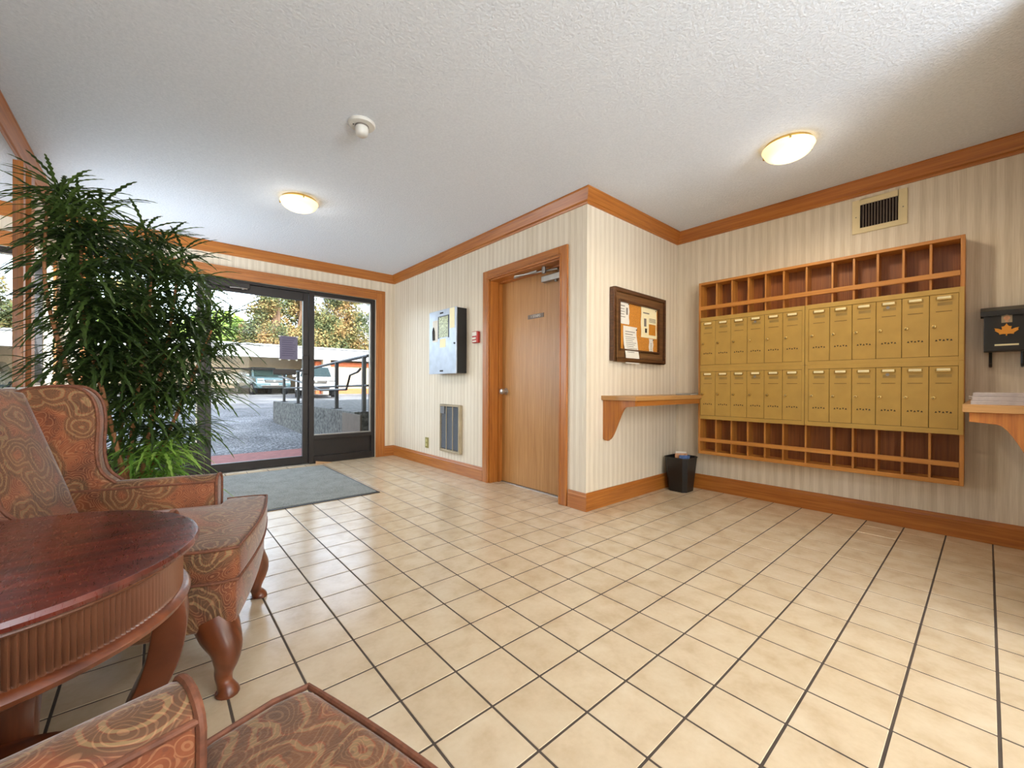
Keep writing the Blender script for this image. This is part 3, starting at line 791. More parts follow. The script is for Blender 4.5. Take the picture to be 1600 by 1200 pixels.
sheet(2.29, 2.553, 1.41, 1.685, 'printed flyer with an orange picture on the right of the cork board', M_paper2,
      [(0.12, 0.5, 0.80, 0.010)]+[(0.5, 0.92, 0.64-k*0.035, 0.004) for k in range(4)], y=YS-0.0175,
      pic=[(0.48, 0.92, 0.10, 0.46, M_orange), (0.18, 0.32, 0.36, 0.62, M_ink), (0.24, 0.36, 0.16, 0.3, M_inkd)])
sheet(2.425, 2.495, 1.265, 1.405, 'narrow slip of paper pinned below the flyer on the cork board', M_paper,
      [(0.3, 0.7, 0.2+0.1*k, 0.004) for k in range(6)])

# ------------------------------------------------------------------ shelves
SZ0, SZ1 = 0.86, 0.895
def shelf(label, sgn, wall_y, front_y):
    t = thing('wall_shelf', label, 'shelf', (2.35, wall_y, 0.53), group='oak writing shelves by the mailboxes')
    a, b = sorted((wall_y-sgn*0.001, front_y))
    part('shelf_board', MB().box(1.74, XM-0.002, a, b, SZ0, SZ1), M_shelf, t, bevel=0.003)
    a, b = sorted((front_y+sgn*0.02, front_y+sgn*0.04))
    part('apron', MB().box(1.79, XM-0.002, a, b, SZ0-0.042, SZ0-0.0005), M_oak_h, t, bevel=0.002)
    dep = abs(wall_y-front_y)-0.022
    prof = [(0.0, 0.33), (0.0, 0.018), (0.02, 0.005), (0.05, 0.004)]
    for k in range(13):
        u = k/12.0
        s = u*u*(3-2*u)
        prof.append((0.055+(dep-0.11)*u*0.86, 0.012+(0.33-0.05-0.012)*(0.15*u+0.85*s)))
    prof += [(dep, 0.33-0.042), (dep, 0.33)]
    poly = [(wall_y-sgn*0.001-sgn*p, 0.53+q-0.0005) for p, q in prof]
    part('bracket', MB().prism(poly, 'x', 1.765, 1.79), M_oak_v, t, bevel=0.0015)
    return t
shelf('oak shelf with curved bracket below the notice board', 1, YS, 0.945)
shelf('oak shelf carrying newspapers right of the mailboxes', -1, YR, -0.70)
bk = thing('notebook', 'thin black notebook lying on the oak shelf beside the pigeonholes', 'notebook', (2.79, 1.06, SZ1))
part('cover', MB().box(2.70, 2.90, 0.99, 1.13, SZ1+0.0005, SZ1+0.004).box(2.70, 2.90, 0.99, 1.13, SZ1+0.010, SZ1+0.012), M_black, bk)
part('pages', MB().box(2.702, 2.897, 0.993, 1.127, SZ1+0.004, SZ1+0.010), M_paper, bk)
zz = SZ1
for k, (a, dx, dy, lb_) in enumerate(((0.0, 0.0, 0.0, 'bottom newspaper of the folded stack on the right hand shelf'),
                                    (0.05, 0.02, 0.004, 'middle newspaper of the folded stack on the right hand shelf'),
                                    (-0.04, 0.035, -0.012, 'top newspaper of the folded stack on the right hand shelf'))):
    np_ = thing('newspaper', lb_, 'newspaper', (1.93+dx, -0.865+dy, zz+0.0005), a, 'folded newspapers')
    for q in range(2):
        m = MB(); pr = []
        z0 = q*0.0085
        for i in range(9):
            ang = -PI/2-PI*i/8
            pr.append((0.135+0.004*math.cos(ang)*-1, z0+0.004+0.004*math.sin(ang)))
        poly = [(-0.15, z0), (0.137, z0)]+[(0.137+0.004*math.cos(-PI/2+PI*i/8), z0+0.004+0.004*math.sin(-PI/2+PI*i/8)) for i in range(9)]+[(-0.145, z0+0.008)]
        m.prism(poly, 'x', -0.155+q*0.01, 0.15)
        part('folded_section', m, M_news, np_, local=True)
    zz += 0.0175

# ------------------------------------------------------------------ pigeonhole cabinet and mailbox units
MX = 2.83                                    # front plane
MY0, MY1, MZ0, MZ1 = -0.680, 0.980, 0.355, 1.925
cb = thing('pigeonhole_cabinet', 'oak pigeonhole cabinet surrounding the gold mailboxes on the wall', 'cabinet', (XM, 0.15, MZ0))
Z_U0, Z_UM, Z_U1 = 0.676, 1.140, 1.600
part('side_panel', MB().box(MX, XM-0.001, MY1-0.02, MY1, MZ0, MZ1), M_cubv, cb, bevel=0.002)
part('side_panel', MB().box(MX, XM-0.001, MY0, MY0+0.02, MZ0, MZ1), M_cubv, cb, bevel=0.002)
part('top_panel', MB().box(MX, XM-0.001, MY0+0.02, MY1-0.02, MZ1-0.022, MZ1), M_cub, cb, bevel=0.002)
part('bottom_panel', MB().box(MX, XM-0.001, MY0+0.02, MY1-0.02, MZ0, MZ0+0.030), M_cub, cb, bevel=0.002)
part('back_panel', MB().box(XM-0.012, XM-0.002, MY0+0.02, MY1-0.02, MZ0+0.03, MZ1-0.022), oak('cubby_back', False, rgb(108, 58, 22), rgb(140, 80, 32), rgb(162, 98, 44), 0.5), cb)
part('shelf_panel', MB().box(MX+0.012, XM-0.012, MY0+0.02, MY1-0.02, Z_U1-0.014, Z_U1-0.001), M_cub, cb)
part('shelf_panel', MB().box(MX+0.012, XM-0.012, MY0+0.02, MY1-0.02, Z_U0+0.001, Z_U0+0.014), M_cub, cb)
part('front_rail', MB().box(MX-0.004, MX+0.014, MY0+0.02, MY1-0.02, 1.672, 1.706), M_cub, cb, bevel=0.002)
part('front_rail', MB().box(MX-0.004, MX+0.014, MY0+0.02, MY1-0.02, 0.470, 0.502), M_cub, cb, bevel=0.002)
divs = [0.826, 0.695, 0.563, 0.432, 0.302, 0.149, -0.012, -0.137, -0.267, -0.398, -0.528]
for (z0, z1) in ((Z_U1, MZ1-0.022), (MZ0+0.03, Z_U0)):
    for y in divs:
        part('divider', MB().box(MX+0.0145, XM-0.012, y-0.006, y+0.006, z0, z1), M_cubv, cb)

hol_me = MB().box(-0.004, 0, -0.034, 0.034, -0.010, 0.012).box(-0.010, -0.004, -0.036, 0.036, -0.012, -0.004).box(-0.008, -0.004, -0.036, -0.031, -0.004, 0.012).box(-0.008, -0.004, 0.031, 0.036, -0.004, 0.012).mesh('card_holder', bevel=0.0015, seg=1)
hol_me.materials.append(M_brass)
card_me = MB().box(-0.0055, -0.0042, -0.030, 0.030, -0.004, 0.011).mesh('name_card'); card_me.materials.append(M_paper2)
slot_me = MB().box(-0.0012, 0.0005, -0.036, 0.036, -0.0018, 0.0018).mesh('crease'); slot_me.materials.append(plain('gold_shadow', rgb(104, 80, 40), 0.6))
ghost_me = MB().box(-0.0010, 0.0005, -0.033, 0.033, -0.010, 0.010).mesh('number_strip'); ghost_me.materials.append(plain('gold_number_strip', rgb(156, 128, 70), 0.5, 0.1))
lock_me = MB().tube([(-0.009, 0, 0), (-0.008, 0, 0), (0.0, 0, 0)], [0.0085, 0.0105, 0.0115], 16).mesh('lock', smooth=True); lock_me.materials.append(M_brass)
key_me = MB().box(-0.0105, -0.0088, -0.0012, 0.0012, -0.004, 0.004).mesh('keyway'); key_me.materials.append(M_inkd)
vm = MB()
for k in range(5):
    y = (k-2)*0.0165; s = 0.0062; up = 1 if k % 2 == 0 else -1
    vm.prism([(y-s, -up*s*0.9), (y+s, -up*s*0.9), (y, up*s*0.9)], 'x', -0.0012, 0.0005)
vent_me = vm.mesh('vent_holes'); vent_me.materials.append(M_inkd)
stick_me = MB().tube([(-0.003, 0, 0), (0.0, 0, 0)], 0.010, 14).mesh('round_sticker'); stick_me.materials.append(M_alu)
def mail_unit(label, y0, y1, dy0, dy1, z0, z1, dz0, dz1, sticker):
    """y0>y1: outer span, dy0>dy1: door span"""
    t = thing('mailbox_unit', label, 'mailbox', (MX, (y0+y1)/2, z0), group='gold steel mailbox units')
    yc = (y0+y1)/2
    g = 0.001
    part('unit_frame', MB().box(MX-0.012, MX+0.10, dy0, y0-g, z0+g, z1-g).box(MX-0.012, MX+0.10, y1+g, dy1, z0+g, z1-g)
         .box(MX-0.012, MX+0.10, dy1, dy0, dz1, z1-g).box(MX-0.012, MX+0.10, dy1, dy0, z0+g, dz0), M_brass_p, t, bevel=0.002)
    part('unit_back', MB().box(MX+0.0, MX+0.10, dy1, dy0, dz0, dz1), M_dark, t)
    n = 6; w = (dy0-dy1)/n
    for k in range(n):
        yk = dy0-(k+0.5)*w
        d = part('mailbox_door', MB().box(MX-0.010, MX-0.002, yk-w/2+0.0014, yk+w/2-0.0014, dz0+0.002, dz1-0.002), M_brass_p, t, bevel=0.0012, seg=1)
        xf = -0.010; zt = dz1-z0; zb = dz0-z0; yy = yk-yc
        inst('card_holder', hol_me, d, (xf, yy, zt-0.026)); inst('name_card', card_me, d, (xf, yy, zt-0.026))
        inst('number_strip', ghost_me, d, (xf, yy-0.004, zt-0.062))
        inst('crease', slot_me, d, (xf, yy, zt-0.110))
        inst('lock', lock_me, d, (xf, yy+w*0.33, zt-0.205)); inst('keyway', key_me, d, (xf, yy+w*0.33, zt-0.205))
        inst('vent_holes', vent_me, d, (xf, yy, zb+0.105))
        if k == sticker: inst('round_sticker', stick_me, d, (xf, yy+0.004, zt-0.050))
    return t
mail_unit('upper left bank of six gold mailboxes, next to the notice board', MY1-0.021, 0.152, 0.956, 0.170, Z_UM, Z_U1, 1.168, 1.566, 3)
mail_unit('upper right bank of six gold mailboxes, next to the black letterbox', 0.151, MY0+0.001, 0.128, -0.655, Z_UM, Z_U1, 1.168, 1.566, 3)
mail_unit('lower left bank of six gold mailboxes, level with the oak shelf', MY1-0.021, 0.152, 0.956, 0.170, Z_U0, Z_UM, 0.709, 1.108, 3)
mail_unit('lower right bank of six gold mailboxes, next to the newspapers', 0.151, MY0+0.001, 0.128, -0.655, Z_U0, Z_UM, 0.709, 1.108, 3)

# ------------------------------------------------------------------ air vent, black letterbox, bin
av = thing('air_vent', 'cream air vent with dark vertical blades high above the pigeonholes', 'vent', (XM, -0.253, 2.11))
part('vent_frame', MB().box(XM-0.008, XM-0.001, -0.405, -0.358, 2.108, 2.355).box(XM-0.008, XM-0.001, -0.150, -0.105, 2.108, 2.355)
     .box(XM-0.008, XM-0.001, -0.358, -0.150, 2.315, 2.355).box(XM-0.008, XM-0.001, -0.358, -0.150, 2.108, 2.146), M_cream, av, bevel=0.002)
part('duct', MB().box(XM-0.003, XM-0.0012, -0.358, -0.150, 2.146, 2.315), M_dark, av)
bl = MB().box(-0.010, 0.0, -0.0012, 0.0012, 0, 0.169).mesh('blade'); bl.materials.append(plain('grey_blade', rgb(150, 136, 122), 0.5, 0.4))
for k in range(12): inst('blade', bl, av, (-0.003, 0.253-0.166-k*0.0162, 0.036), 0.5)
for y in (-0.383, -0.128): part('screw', MB().cyl((XM-0.010, y, 2.23), (XM-0.007, y, 2.23), 0.004, 10), M_ink, av)

bx = thing('letterbox', 'black metal letterbox with a gold maple leaf on the right wall', 'letterbox', (XM, -0.845, 1.09))
LY0, LY1 = -0.935, -0.757
part('box_body', MB().box(XM-0.118, XM-0.001, LY0, LY1, 1.19, 1.405), M_black, bx, bevel=0.003)
lid = MB()
poly = [(XM-0.001, 1.470), (XM-0.05, 1.462), (XM-0.135, 1.432), (XM-0.135, 1.424), (XM-0.05, 1.452), (XM-0.001, 1.405)]
lid.prism([(p[0], p[1]) for p in poly], 'y', LY0-0.014, LY1+0.014)
ld = part('lid', lid, M_black, bx, bevel=0.0015)
sk = []
n = 24
for k in range(n+1):
    y = LY0-0.014+(LY1-LY0+0.028)*k/n
    sk.append((y, 1.404-0.005*abs(math.sin(k*PI*6/n))))
part('scalloped_edge', MB().prism([(LY0-0.014, 1.431), ]+sk+[(LY1+0.014, 1.431)], 'x', XM-0.138, XM-0.134), M_black, ld)
lf = []
half = [(0.0, 0.052), (0.006, 0.040), (0.012, 0.034), (0.022, 0.034), (0.019, 0.022), (0.020, 0.014), (0.034, 0.022), (0.052, 0.026), (0.047, 0.016), (0.050, 0.010), (0.040, 0.002), (0.032, -0.004), (0.030, -0.014), (0.016, -0.011), (0.003, -0.012), (0.003, -0.022)]
poly = [(-0.846+p[0]*0.92, 1.302+p[1]) for p in half]+[(-0.846-p[0]*0.92, 1.302+p[1]) for p in reversed(half[1:])]
part('maple_leaf', MB().prism(poly, 'x', XM-0.124, XM-0.1175), M_orange, bx, bevel=0.001, seg=1)
pt = part('number_tile', MB().box(XM-0.122, XM-0.1175, -0.868, -0.826, 1.358, 1.408), M_taupe, bx, bevel=0.0015)
part('rosette', MB().tube([(XM-0.125, -0.847, 1.385), (XM-0.1215, -0.847, 1.385)], 0.013, 18).tube([(XM-0.125, -0.847, 1.367), (XM-0.1215, -0.847, 1.367)], 0.007, 12), M_flyer_o, pt)
part('name_strip', MB().box(XM-0.1195, XM-0.1175, -0.893, -0.800, 1.222, 1.232), M_paper2, bx)
for y in (-0.785, -0.91):
    part('hook', MB().tube([(XM-0.012, y, 1.20), (XM-0.012, y, 1.12), (XM-0.02, y, 1.10), (XM-0.034, y, 1.104), (XM-0.038, y, 1.12)], 0.007, 8), M_black, bx)

bn = thing('waste_bin', 'black tapered waste bin in the corner under the shelf', 'bin', (2.755, 1.105, 0.0))
def oct_ring(hx, hy, c): return [(hx-c, -hy), (hx, -hy+c), (hx, hy-c), (hx-c, hy), (-hx+c, hy), (-hx, hy-c), (-hx, -hy+c), (-hx+c, -hy)]
b0 = oct_ring(0.090, 0.088, 0.03); b1 = oct_ring(0.124, 0.112, 0.035)
i1 = oct_ring(0.119, 0.107, 0.034); i0 = oct_ring(0.086, 0.084, 0.029)
m = MB(); vs = [(x, y, 0.001) for x, y in b0]+[(x, y, 0.315) for x, y in b1]+[(x, y, 0.315) for x, y in i1]+[(x, y, 0.010) for x, y in i0]
fs = [tuple(range(8))[::-1], tuple(range(24, 32))]
for r in range(3):
    for k in range(8): fs.append((r*8+k, r*8+(k+1) % 8, r*8+8+(k+1) % 8, r*8+8+k))
m.add(vs, fs); part('bin_body', m, M_black, bn, local=True)
rim = [(x, y, 0.315) for x, y in oct_ring(0.125, 0.113, 0.035)]
part('rim', MB().tube(rim, 0.0045, 8, closed=True), M_black, bn, local=True)
for (dx, dy, rz, tilt, w, h, mt, lb_) in ((-0.028, -0.030, 0.0, 0.06, 0.105, 0.232, M_flyer_b, 'blue flyer sticking out of the front of the waste bin'),
                                         (-0.004, 0.0, 0.1, -0.04, 0.13, 0.240, M_flyer_o, 'peach coloured flyer in the middle of the waste bin'),
                                         (0.034, 0.022, -0.2, -0.08, 0.10, 0.25, M_paper, 'white envelope standing at the back of the waste bin')):
    fl = part('flyer', MB().box(-w/2, w/2, -0.003, 0.003, 0, h), mt, None, bevel=0.001, seg=1)
    fl.location = (2.755+dx, 1.105+dy, 0.105); fl.rotation_euler = (tilt, 0.05, rz-0.55)
    tag(fl, lb_, 'flyer', 'discarded flyers')

# ------------------------------------------------------------------ entrance mat, wedge
part_mat = thing('entrance_mat', 'grey carpet mat on the tiles before the entrance door', 'mat', (-0.1, 3.6, 0))
part('pile', MB().box(-0.86, 0.545, 2.845, 4.46, 0.004, 0.011), M_mat, part_mat)
part('rubber_edge', MB().box(-0.885, 0.57, 2.82, 4.485, 0.0006, 0.006), M_black, part_mat, bevel=0.002)
wd = thing('door_wedge', 'small tan wooden wedge at the foot of the bronze frame', 'door wedge', (0.62, 4.60, 0.0))
part('wedge', MB().prism([(0.525, 0.0008), (0.70, 0.0008), (0.70, 0.006), (0.53, 0.035), (0.525, 0.035)], 'y', 4.60, 4.64), plain('tan_wood', rgb(190, 150, 110), 0.6), wd)

# ------------------------------------------------------------------ wingback armchairs
def slab(front, back, nu, nv):
    m = MB(); vs = []; fs = []
    for S in (front, back):
        for i in range(nu+1):
            for j in range(nv+1): vs.append(S(i/nu, j/nv))
    o = (nu+1)*(nv+1); w = nv+1
    for i in range(nu):
        for j in range(nv):
            fs.append((i*w+j, (i+1)*w+j, (i+1)*w+j+1, i*w+j+1))
            fs.append((o+i*w+j, o+i*w+j+1, o+(i+1)*w+j+1, o+(i+1)*w+j))
    for i in range(nu):
        fs.append((i*w, o+i*w, o+(i+1)*w, (i+1)*w)); fs.append((i*w+nv, (i+1)*w+nv, o+(i+1)*w+nv, o+i*w+nv))
    for j in range(nv):
        fs.append((j, j+1, o+j+1, o+j)); fs.append((nu*w+j, o+nu*w+j, o+nu*w+j+1, nu*w+j+1))
    return m.add(vs, fs)
def smooth_path(pts, n=6):
    out = []
    P = [Vector(p) for p in pts]
    for i in range(len(P)-1):
        p0, p1, p2, p3 = P[max(i-1, 0)], P[i], P[i+1], P[min(i+2, len(P)-1)]
        for k in range(n):
            t = k/n
            out.append(0.5*((2*p1)+(-p0+p2)*t+(2*p0-5*p1+4*p2-p3)*t*t+(-p0+3*p1-3*p2+p3)*t**3))
    out.append(P[-1]); return out
def make_chair(label, loc, rz):
    t = thing('wingback_armchair', label, 'armchair', loc, rz, 'paisley wingback armchairs')
    K = dict(local=True, smooth=True)
    # seat rail with bowed front
    poly = [(-0.74, -0.335), (0.0, -0.335)]+[(0.025+0.012*math.sin(PI*k/8), -0.325+0.65*k/8) for k in range(9)]+[(0.0, 0.335), (-0.74, 0.335)]
    part('seat_rail', MB().prism(poly, 'z', 0.205, 0.36), M_fab, t, bevel=0.018, seg=3, **K)
    # T-shaped cushion
    poly = [(-0.57, -0.245), (-0.135, -0.245), (-0.125, -0.34), (-0.02, -0.345)]+[(0.035+0.022*math.sin(PI*k/10), -0.335+0.67*k/10) for k in range(11)]+[(-0.02, 0.345), (-0.125, 0.34), (-0.135, 0.245), (-0.57, 0.245)]
    cu = part('seat_cushion', MB().prism(poly, 'z', 0.352, 0.462), M_fab, t, bevel=0.022, seg=4, **K)
    # crown of the cushion
    def cr_top(u, v):
        x = -0.55+0.58*u; y = -0.235+0.47*v
        return (x, y, 0.452+0.032*math.sin(PI*min(1, max(0, u)))*math.sin(PI*v)**0.7)
    part('cushion_crown', slab(cr_top, lambda u, v: (-0.55+0.58*u, -0.235+0.47*v, 0.44), 12, 12), M_fab, cu, **K)
    top = [(-0.12, -0.335), (-0.02, -0.342)]+[(0.033+0.022*math.sin(PI*k/10), -0.332+0.664*k/10) for k in range(11)]+[(-0.02, 0.342), (-0.12, 0.335)]
    part('piping', MB().tube([(x, y, 0.458) for x, y in top], 0.005, 8).tube([(x, y, 0.358) for x, y in top], 0.005, 8), M_pipe, cu, **K)
    for s in (-1, 1):
        # arm: rounded top, narrow front panel
        prof = []
        for k in range(9):
            a = PI*k/8
            prof.append((s*(0.297+0.05*math.cos(a)), 0.545+0.035*math.sin(a)))
        prof = [(s*0.343, 0.36)]+prof+[(s*0.248, 0.36)]
        arm = part('arm', MB().prism(prof, 'x', -0.66, -0.145), M_fab, t, bevel=0.006, seg=2, **K)
        part('piping', MB().tube([(-0.143, p[0], p[1]) for p in prof], 0.006, 8)
             .tube([(-0.60, s*0.344, 0.555), (-0.145, s*0.344, 0.555)], 0.005, 8).tube([(-0.60, s*0.25, 0.555), (-0.145, s*0.25, 0.555)], 0.005, 8), M_pipe, arm, **K)
        # wing
        out = smooth_path([(-0.77, 0, 0.93), (-0.72, 0, 0.948), (-0.64, 0, 0.956), (-0.585, 0, 0.945), (-0.548, 0, 0.90), (-0.536, 0, 0.82), (-0.54, 0, 0.70), (-0.525, 0, 0.62), (-0.48, 0, 0.572)], 4)
        wp = [(p.x, p.z) for p in out]+[(-0.52, 0.50), (-0.80, 0.50), (-0.80, 0.92)]
        y0, y1 = sorted((s*0.262, s*0.338))
        wing = part('wing', MB().prism(wp, 'y', y0, y1), M_fab, t, bevel=0.016, seg=3, **K)
        part('piping', MB().tube([(p.x+0.004, s*0.270, p.z+0.002) for p in out], 0.006, 8).tube([(p.x+0.004, s*0.333, p.z+0.002) for p in out], 0.006, 8), M_pipe, wing, **K)
        # front cabriole leg
        path = smooth_path([(-0.035, s*0.285, 0.225), (-0.018, s*0.302, 0.185), (0.0, s*0.318, 0.145), (0.0, s*0.318, 0.10), (-0.008, s*0.31, 0.06), (-0.004, s*0.315, 0.032), (0.004, s*0.322, 0.014), (0.004, s*0.322, 0.001)], 4)
        rad = []
        n = len(path)
        keys = [(0, 0.062), (0.14, 0.056), (0.30, 0.044), (0.5, 0.028), (0.70, 0.021), (0.82, 0.026), (0.92, 0.034), (0.97, 0.033), (1, 0.026)]
        for i in range(n):
            u = i/(n-1)
            for (a, ra), (b, rb) in zip(keys, keys[1:]):
                if a <= u <= b: rad.append(ra+(rb-ra)*(u-a)/(b-a)); break
        part('front_leg', MB().tube(path, rad, 14), M_mahl, t, **K)
        part('back_leg', MB().tube([(-0.70, s*0.29, 0.22), (-0.73, s*0.295, 0.11), (-0.78, s*0.30, 0.001)], [0.028, 0.024, 0.02], 8), M_mahl, t, **K)
    def bf(u, v):
        y = -0.262+0.524*u
        zt = 0.962-0.028*abs(2*u-1)**1.5
        z = 0.40+(zt-0.40)*v
        return (-0.555-0.175*v+0.028*math.sin(PI*u)*math.sin(PI*min(1, v*1.02)), y, z)
    def bb_(u, v):
        y = -0.262+0.524*u
        zt = 0.955-0.028*abs(2*u-1)**1.5
        return (-0.72-0.09*v, y, 0.36+(zt-0.36)*v)
    part('backrest', slab(bf, bb_, 14, 14), M_fab, t, bevel=0.012, seg=2, angle=55, **K)
    part('outer_back', MB().prism([(-0.735, 0.205), (-0.70, 0.205), (-0.78, 0.95), (-0.825, 0.945)], 'y', -0.33, 0.33), M_fab, t, bevel=0.01, **K)
    return t
ROT1 = math.atan2(-0.289, 0.957)
make_chair('paisley wingback armchair behind the round table, facing the mailboxes', (-0.709, 1.09, 0), ROT1)
make_chair('paisley wingback armchair nearest the camera, only its arm and cushion in view', (-0.735, -0.358, 0), math.radians(12.5))

# ------------------------------------------------------------------ round table
TC = (-1.252, 0.525); TZ = 0.612; TR = 0.366
tb = thing('round_table', 'round mahogany side table with fluted edge between the armchairs', 'table', (TC[0], TC[1], 0))
part('table_top', MB().lathe([(0.0, TZ-0.022), (TR-0.012, TZ-0.022), (TR-0.003, TZ-0.017), (TR, TZ-0.009), (TR-0.004, TZ-0.001), (TR-0.010, TZ), (0.0, TZ)], n=96, cap=False), M_mah, tb, local=True, smooth=True)
NF = 216; sub_ = 4
vs = []; fs = []
zs = [(0.490, 0), (0.494, 1), (0.500, 1), (0.570, 1), (0.576, 1), (0.580, 0)]
for z, on_ in zs:
    for k in range(NF*sub_):
        a = 2*PI*k/(NF*sub_)
        r = 0.334-0.0075*(1-abs(math.sin(PI*k/sub_)))*on_
        vs.append((r*math.cos(a), r*math.sin(a), z))
n = NF*sub_
for j in range(len(zs)-1):
    for k in range(n): fs.append((j*n+k, j*n+(k+1) % n, (j+1)*n+(k+1) % n, (j+1)*n+k))
part('fluted_apron', MB().add(vs, fs), M_flute, tb, local=True, smooth=True)
part('upper_moulding', MB().lathe([(0.32, 0.590), (0.345, 0.590), (0.348, 0.584), (0.341, 0.578), (0.32, 0.578)], n=96, cap=False), M_flute, tb, local=True, smooth=True)
part('lower_moulding', MB().lathe([(0.30, 0.466), (0.336, 0.466), (0.346, 0.472), (0.349, 0.481), (0.343, 0.489), (0.334, 0.492), (0.30, 0.492)], n=96, cap=False), M_mahl, tb, local=True, smooth=True)
for k in range(4):
    prof_o = smooth_path([(0.338, 0, 0.470), (0.344, 0, 0.40), (0.325, 0, 0.31), (0.275, 0, 0.21), (0.245, 0, 0.12), (0.26, 0, 0.05), (0.30, 0, 0.001)], 4)
    prof_i = smooth_path([(0.285, 0, 0.470), (0.280, 0, 0.40), (0.262, 0, 0.31), (0.222, 0, 0.21), (0.205, 0, 0.12), (0.222, 0, 0.05), (0.262, 0, 0.001)], 4)
    poly = [(p.x, p.z) for p in prof_o]+[(p.x, p.z) for p in reversed(prof_i)]
    lg = part('leg', MB().prism(poly, 'y', -0.042, 0.042), M_mahl, tb, local=True, bevel=0.005, seg=2, smooth=True)
    lg.rotation_euler = (0, 0, k*PI/2-0.10)
part('stretcher', MB().lathe([(0.0, 0.10), (0.20, 0.10), (0.215, 0.11), (0.20, 0.125), (0.0, 0.125)], n=48, cap=False), M_mahl, tb, local=True, smooth=True)

# ------------------------------------------------------------------ potted false aralia
PX, PY = -1.10, 2.36
pt = thing('potted_plant', 'tall potted plant with toothed fingerlike leaves behind the armchair', 'plant', (PX, PY, 0))
part('pot', MB().lathe([(0.0, 0.001), (0.13, 0.001), (0.15, 0.03), (0.185, 0.24), (0.20, 0.26), (0.20, 0.29), (0.18, 0.29), (0.172, 0.25), (0.0, 0.25)], n=36, cap=False), M_pot, pt, local=True, smooth=True)
part('soil', MB().lathe([(0.0, 0.262), (0.10, 0.265), (0.174, 0.255)], n=24, cap=False), M_soil, pt, local=True)
rl = random.Random(11)
def leaf_variant(tilt, nleaf, L, droop, seed):
    r = random.Random(seed)
    m = MB()
    lp = 0.15
    # petiole
    d0 = Vector((math.cos(tilt), 0, math.sin(tilt)))
    hub = d0*lp
    m.tube([(0, 0, 0), d0*lp*0.5+Vector((0, 0, -0.006)), hub], [0.0028, 0.0022, 0.0022], 5)
    outw = Vector((math.cos(tilt*0.5), 0, math.sin(tilt*0.5)))
    side = Vector((0, 1, 0)); up = outw.cross(side)*-1
    if up.z < 0: up = -up
    for k in range(nleaf):
        phi = (k/(nleaf-1)-0.5)*2*math.radians(158)+r.uniform(-0.1, 0.1)
        d = (outw*math.cos(phi)+side*math.sin(phi)+up*r.uniform(0.12, 0.42)).normalized()
        ln_ = L*(0.80+0.25*math.cos(phi*0.7))*r.uniform(0.85, 1.1)
        ns = 14
        bend = Vector((0, 0, -1))*droop*r.uniform(0.6, 1.3)
        sw = side*r.uniform(-0.12, 0.12)
        vs = []
        for i in range(ns+1):
            u = i/ns
            p = hub+d*ln_*u+bend*ln_*u*u+sw*ln_*u*u
            tan = (d+bend*2*u+sw*2*u).normalized()
            lat = tan.cross(Vector((0, 0, 1)))
            if lat.length < 0.05: lat = side.copy()
            lat.normalize()
            nrm = lat.cross(tan)
            w = 0.0074*(math.sin(PI*min(1, u*0.93+0.05))**0.6)*(L/0.24)
            if i == 0: w = 0.0012
            if i == ns: w = 0.0006
            wl = w*(1.5 if i % 2 else 0.6); wr = w*(1.5 if i % 2 else 0.6)
            vs += [p-lat*wl+nrm*w*0.35, p, p+lat*wr+nrm*w*0.35]
        fs = []
        for i in range(ns):
            a = i*3
            fs += [(a, a+1, a+4, a+3), (a+1, a+2, a+5, a+4)]
        m.add(vs, fs)
    return m
lv = []; lvy = []
for k, (ti, nl, L, dr) in enumerate(((0.9, 11, 0.28, 0.42), (0.6, 12, 0.29, 0.55), (0.35, 12, 0.28, 0.6), (0.1, 11, 0.28, 0.7), (1.1, 11, 0.26, 0.35), (-0.1, 10, 0.27, 0.75))):
    me = leaf_variant(ti, nl, L, dr, 40+k).mesh('leaf', smooth=False); me.materials.append(M_leaf); lv.append(me)
    me2 = me.copy(); me2.materials.clear(); me2.materials.append(M_leafy); lvy.append(me2)
lvpts = [[(v.co.x, v.co.y) for v in me.vertices] for me in lv]
def min_x(vi, az):
    c, s_ = math.cos(az), math.sin(az)
    return min(c*x-s_*y for x, y in lvpts[vi])
stems = [  # path points (world) and number of leaves, first leaf height fraction
    ([(-1.06, 2.32, 0.26), (-1.17, 2.34, 0.85), (-1.25, 2.32, 1.30), (-1.26, 2.25, 1.80)], 38, 0.36),
    ([(-1.10, 2.38, 0.26), (-1.055, 2.42, 0.85), (-1.005, 2.42, 1.30), (-0.985, 2.40, 1.74)], 40, 0.22),
    ([(-1.05, 2.40, 0.26), (-0.975, 2.42, 0.85), (-0.91, 2.44, 1.25), (-0.87, 2.42, 1.66)], 40, 0.22),
    ([(-1.07, 2.42, 0.26), (-0.93, 2.46, 0.62), (-0.80, 2.46, 1.0), (-0.70, 2.42, 1.32)], 34, 0.28),
    ([(-1.14, 2.34, 0.26), (-1.28, 2.30, 0.9), (-1.37, 2.22, 1.4), (-1.36, 2.14, 1.78)], 40, 0.36),
    ([(-1.12, 2.44, 0.26), (-1.12, 2.62, 0.9), (-1.08, 2.74, 1.4), (-1.02, 2.78, 1.78)], 44, 0.24),
]
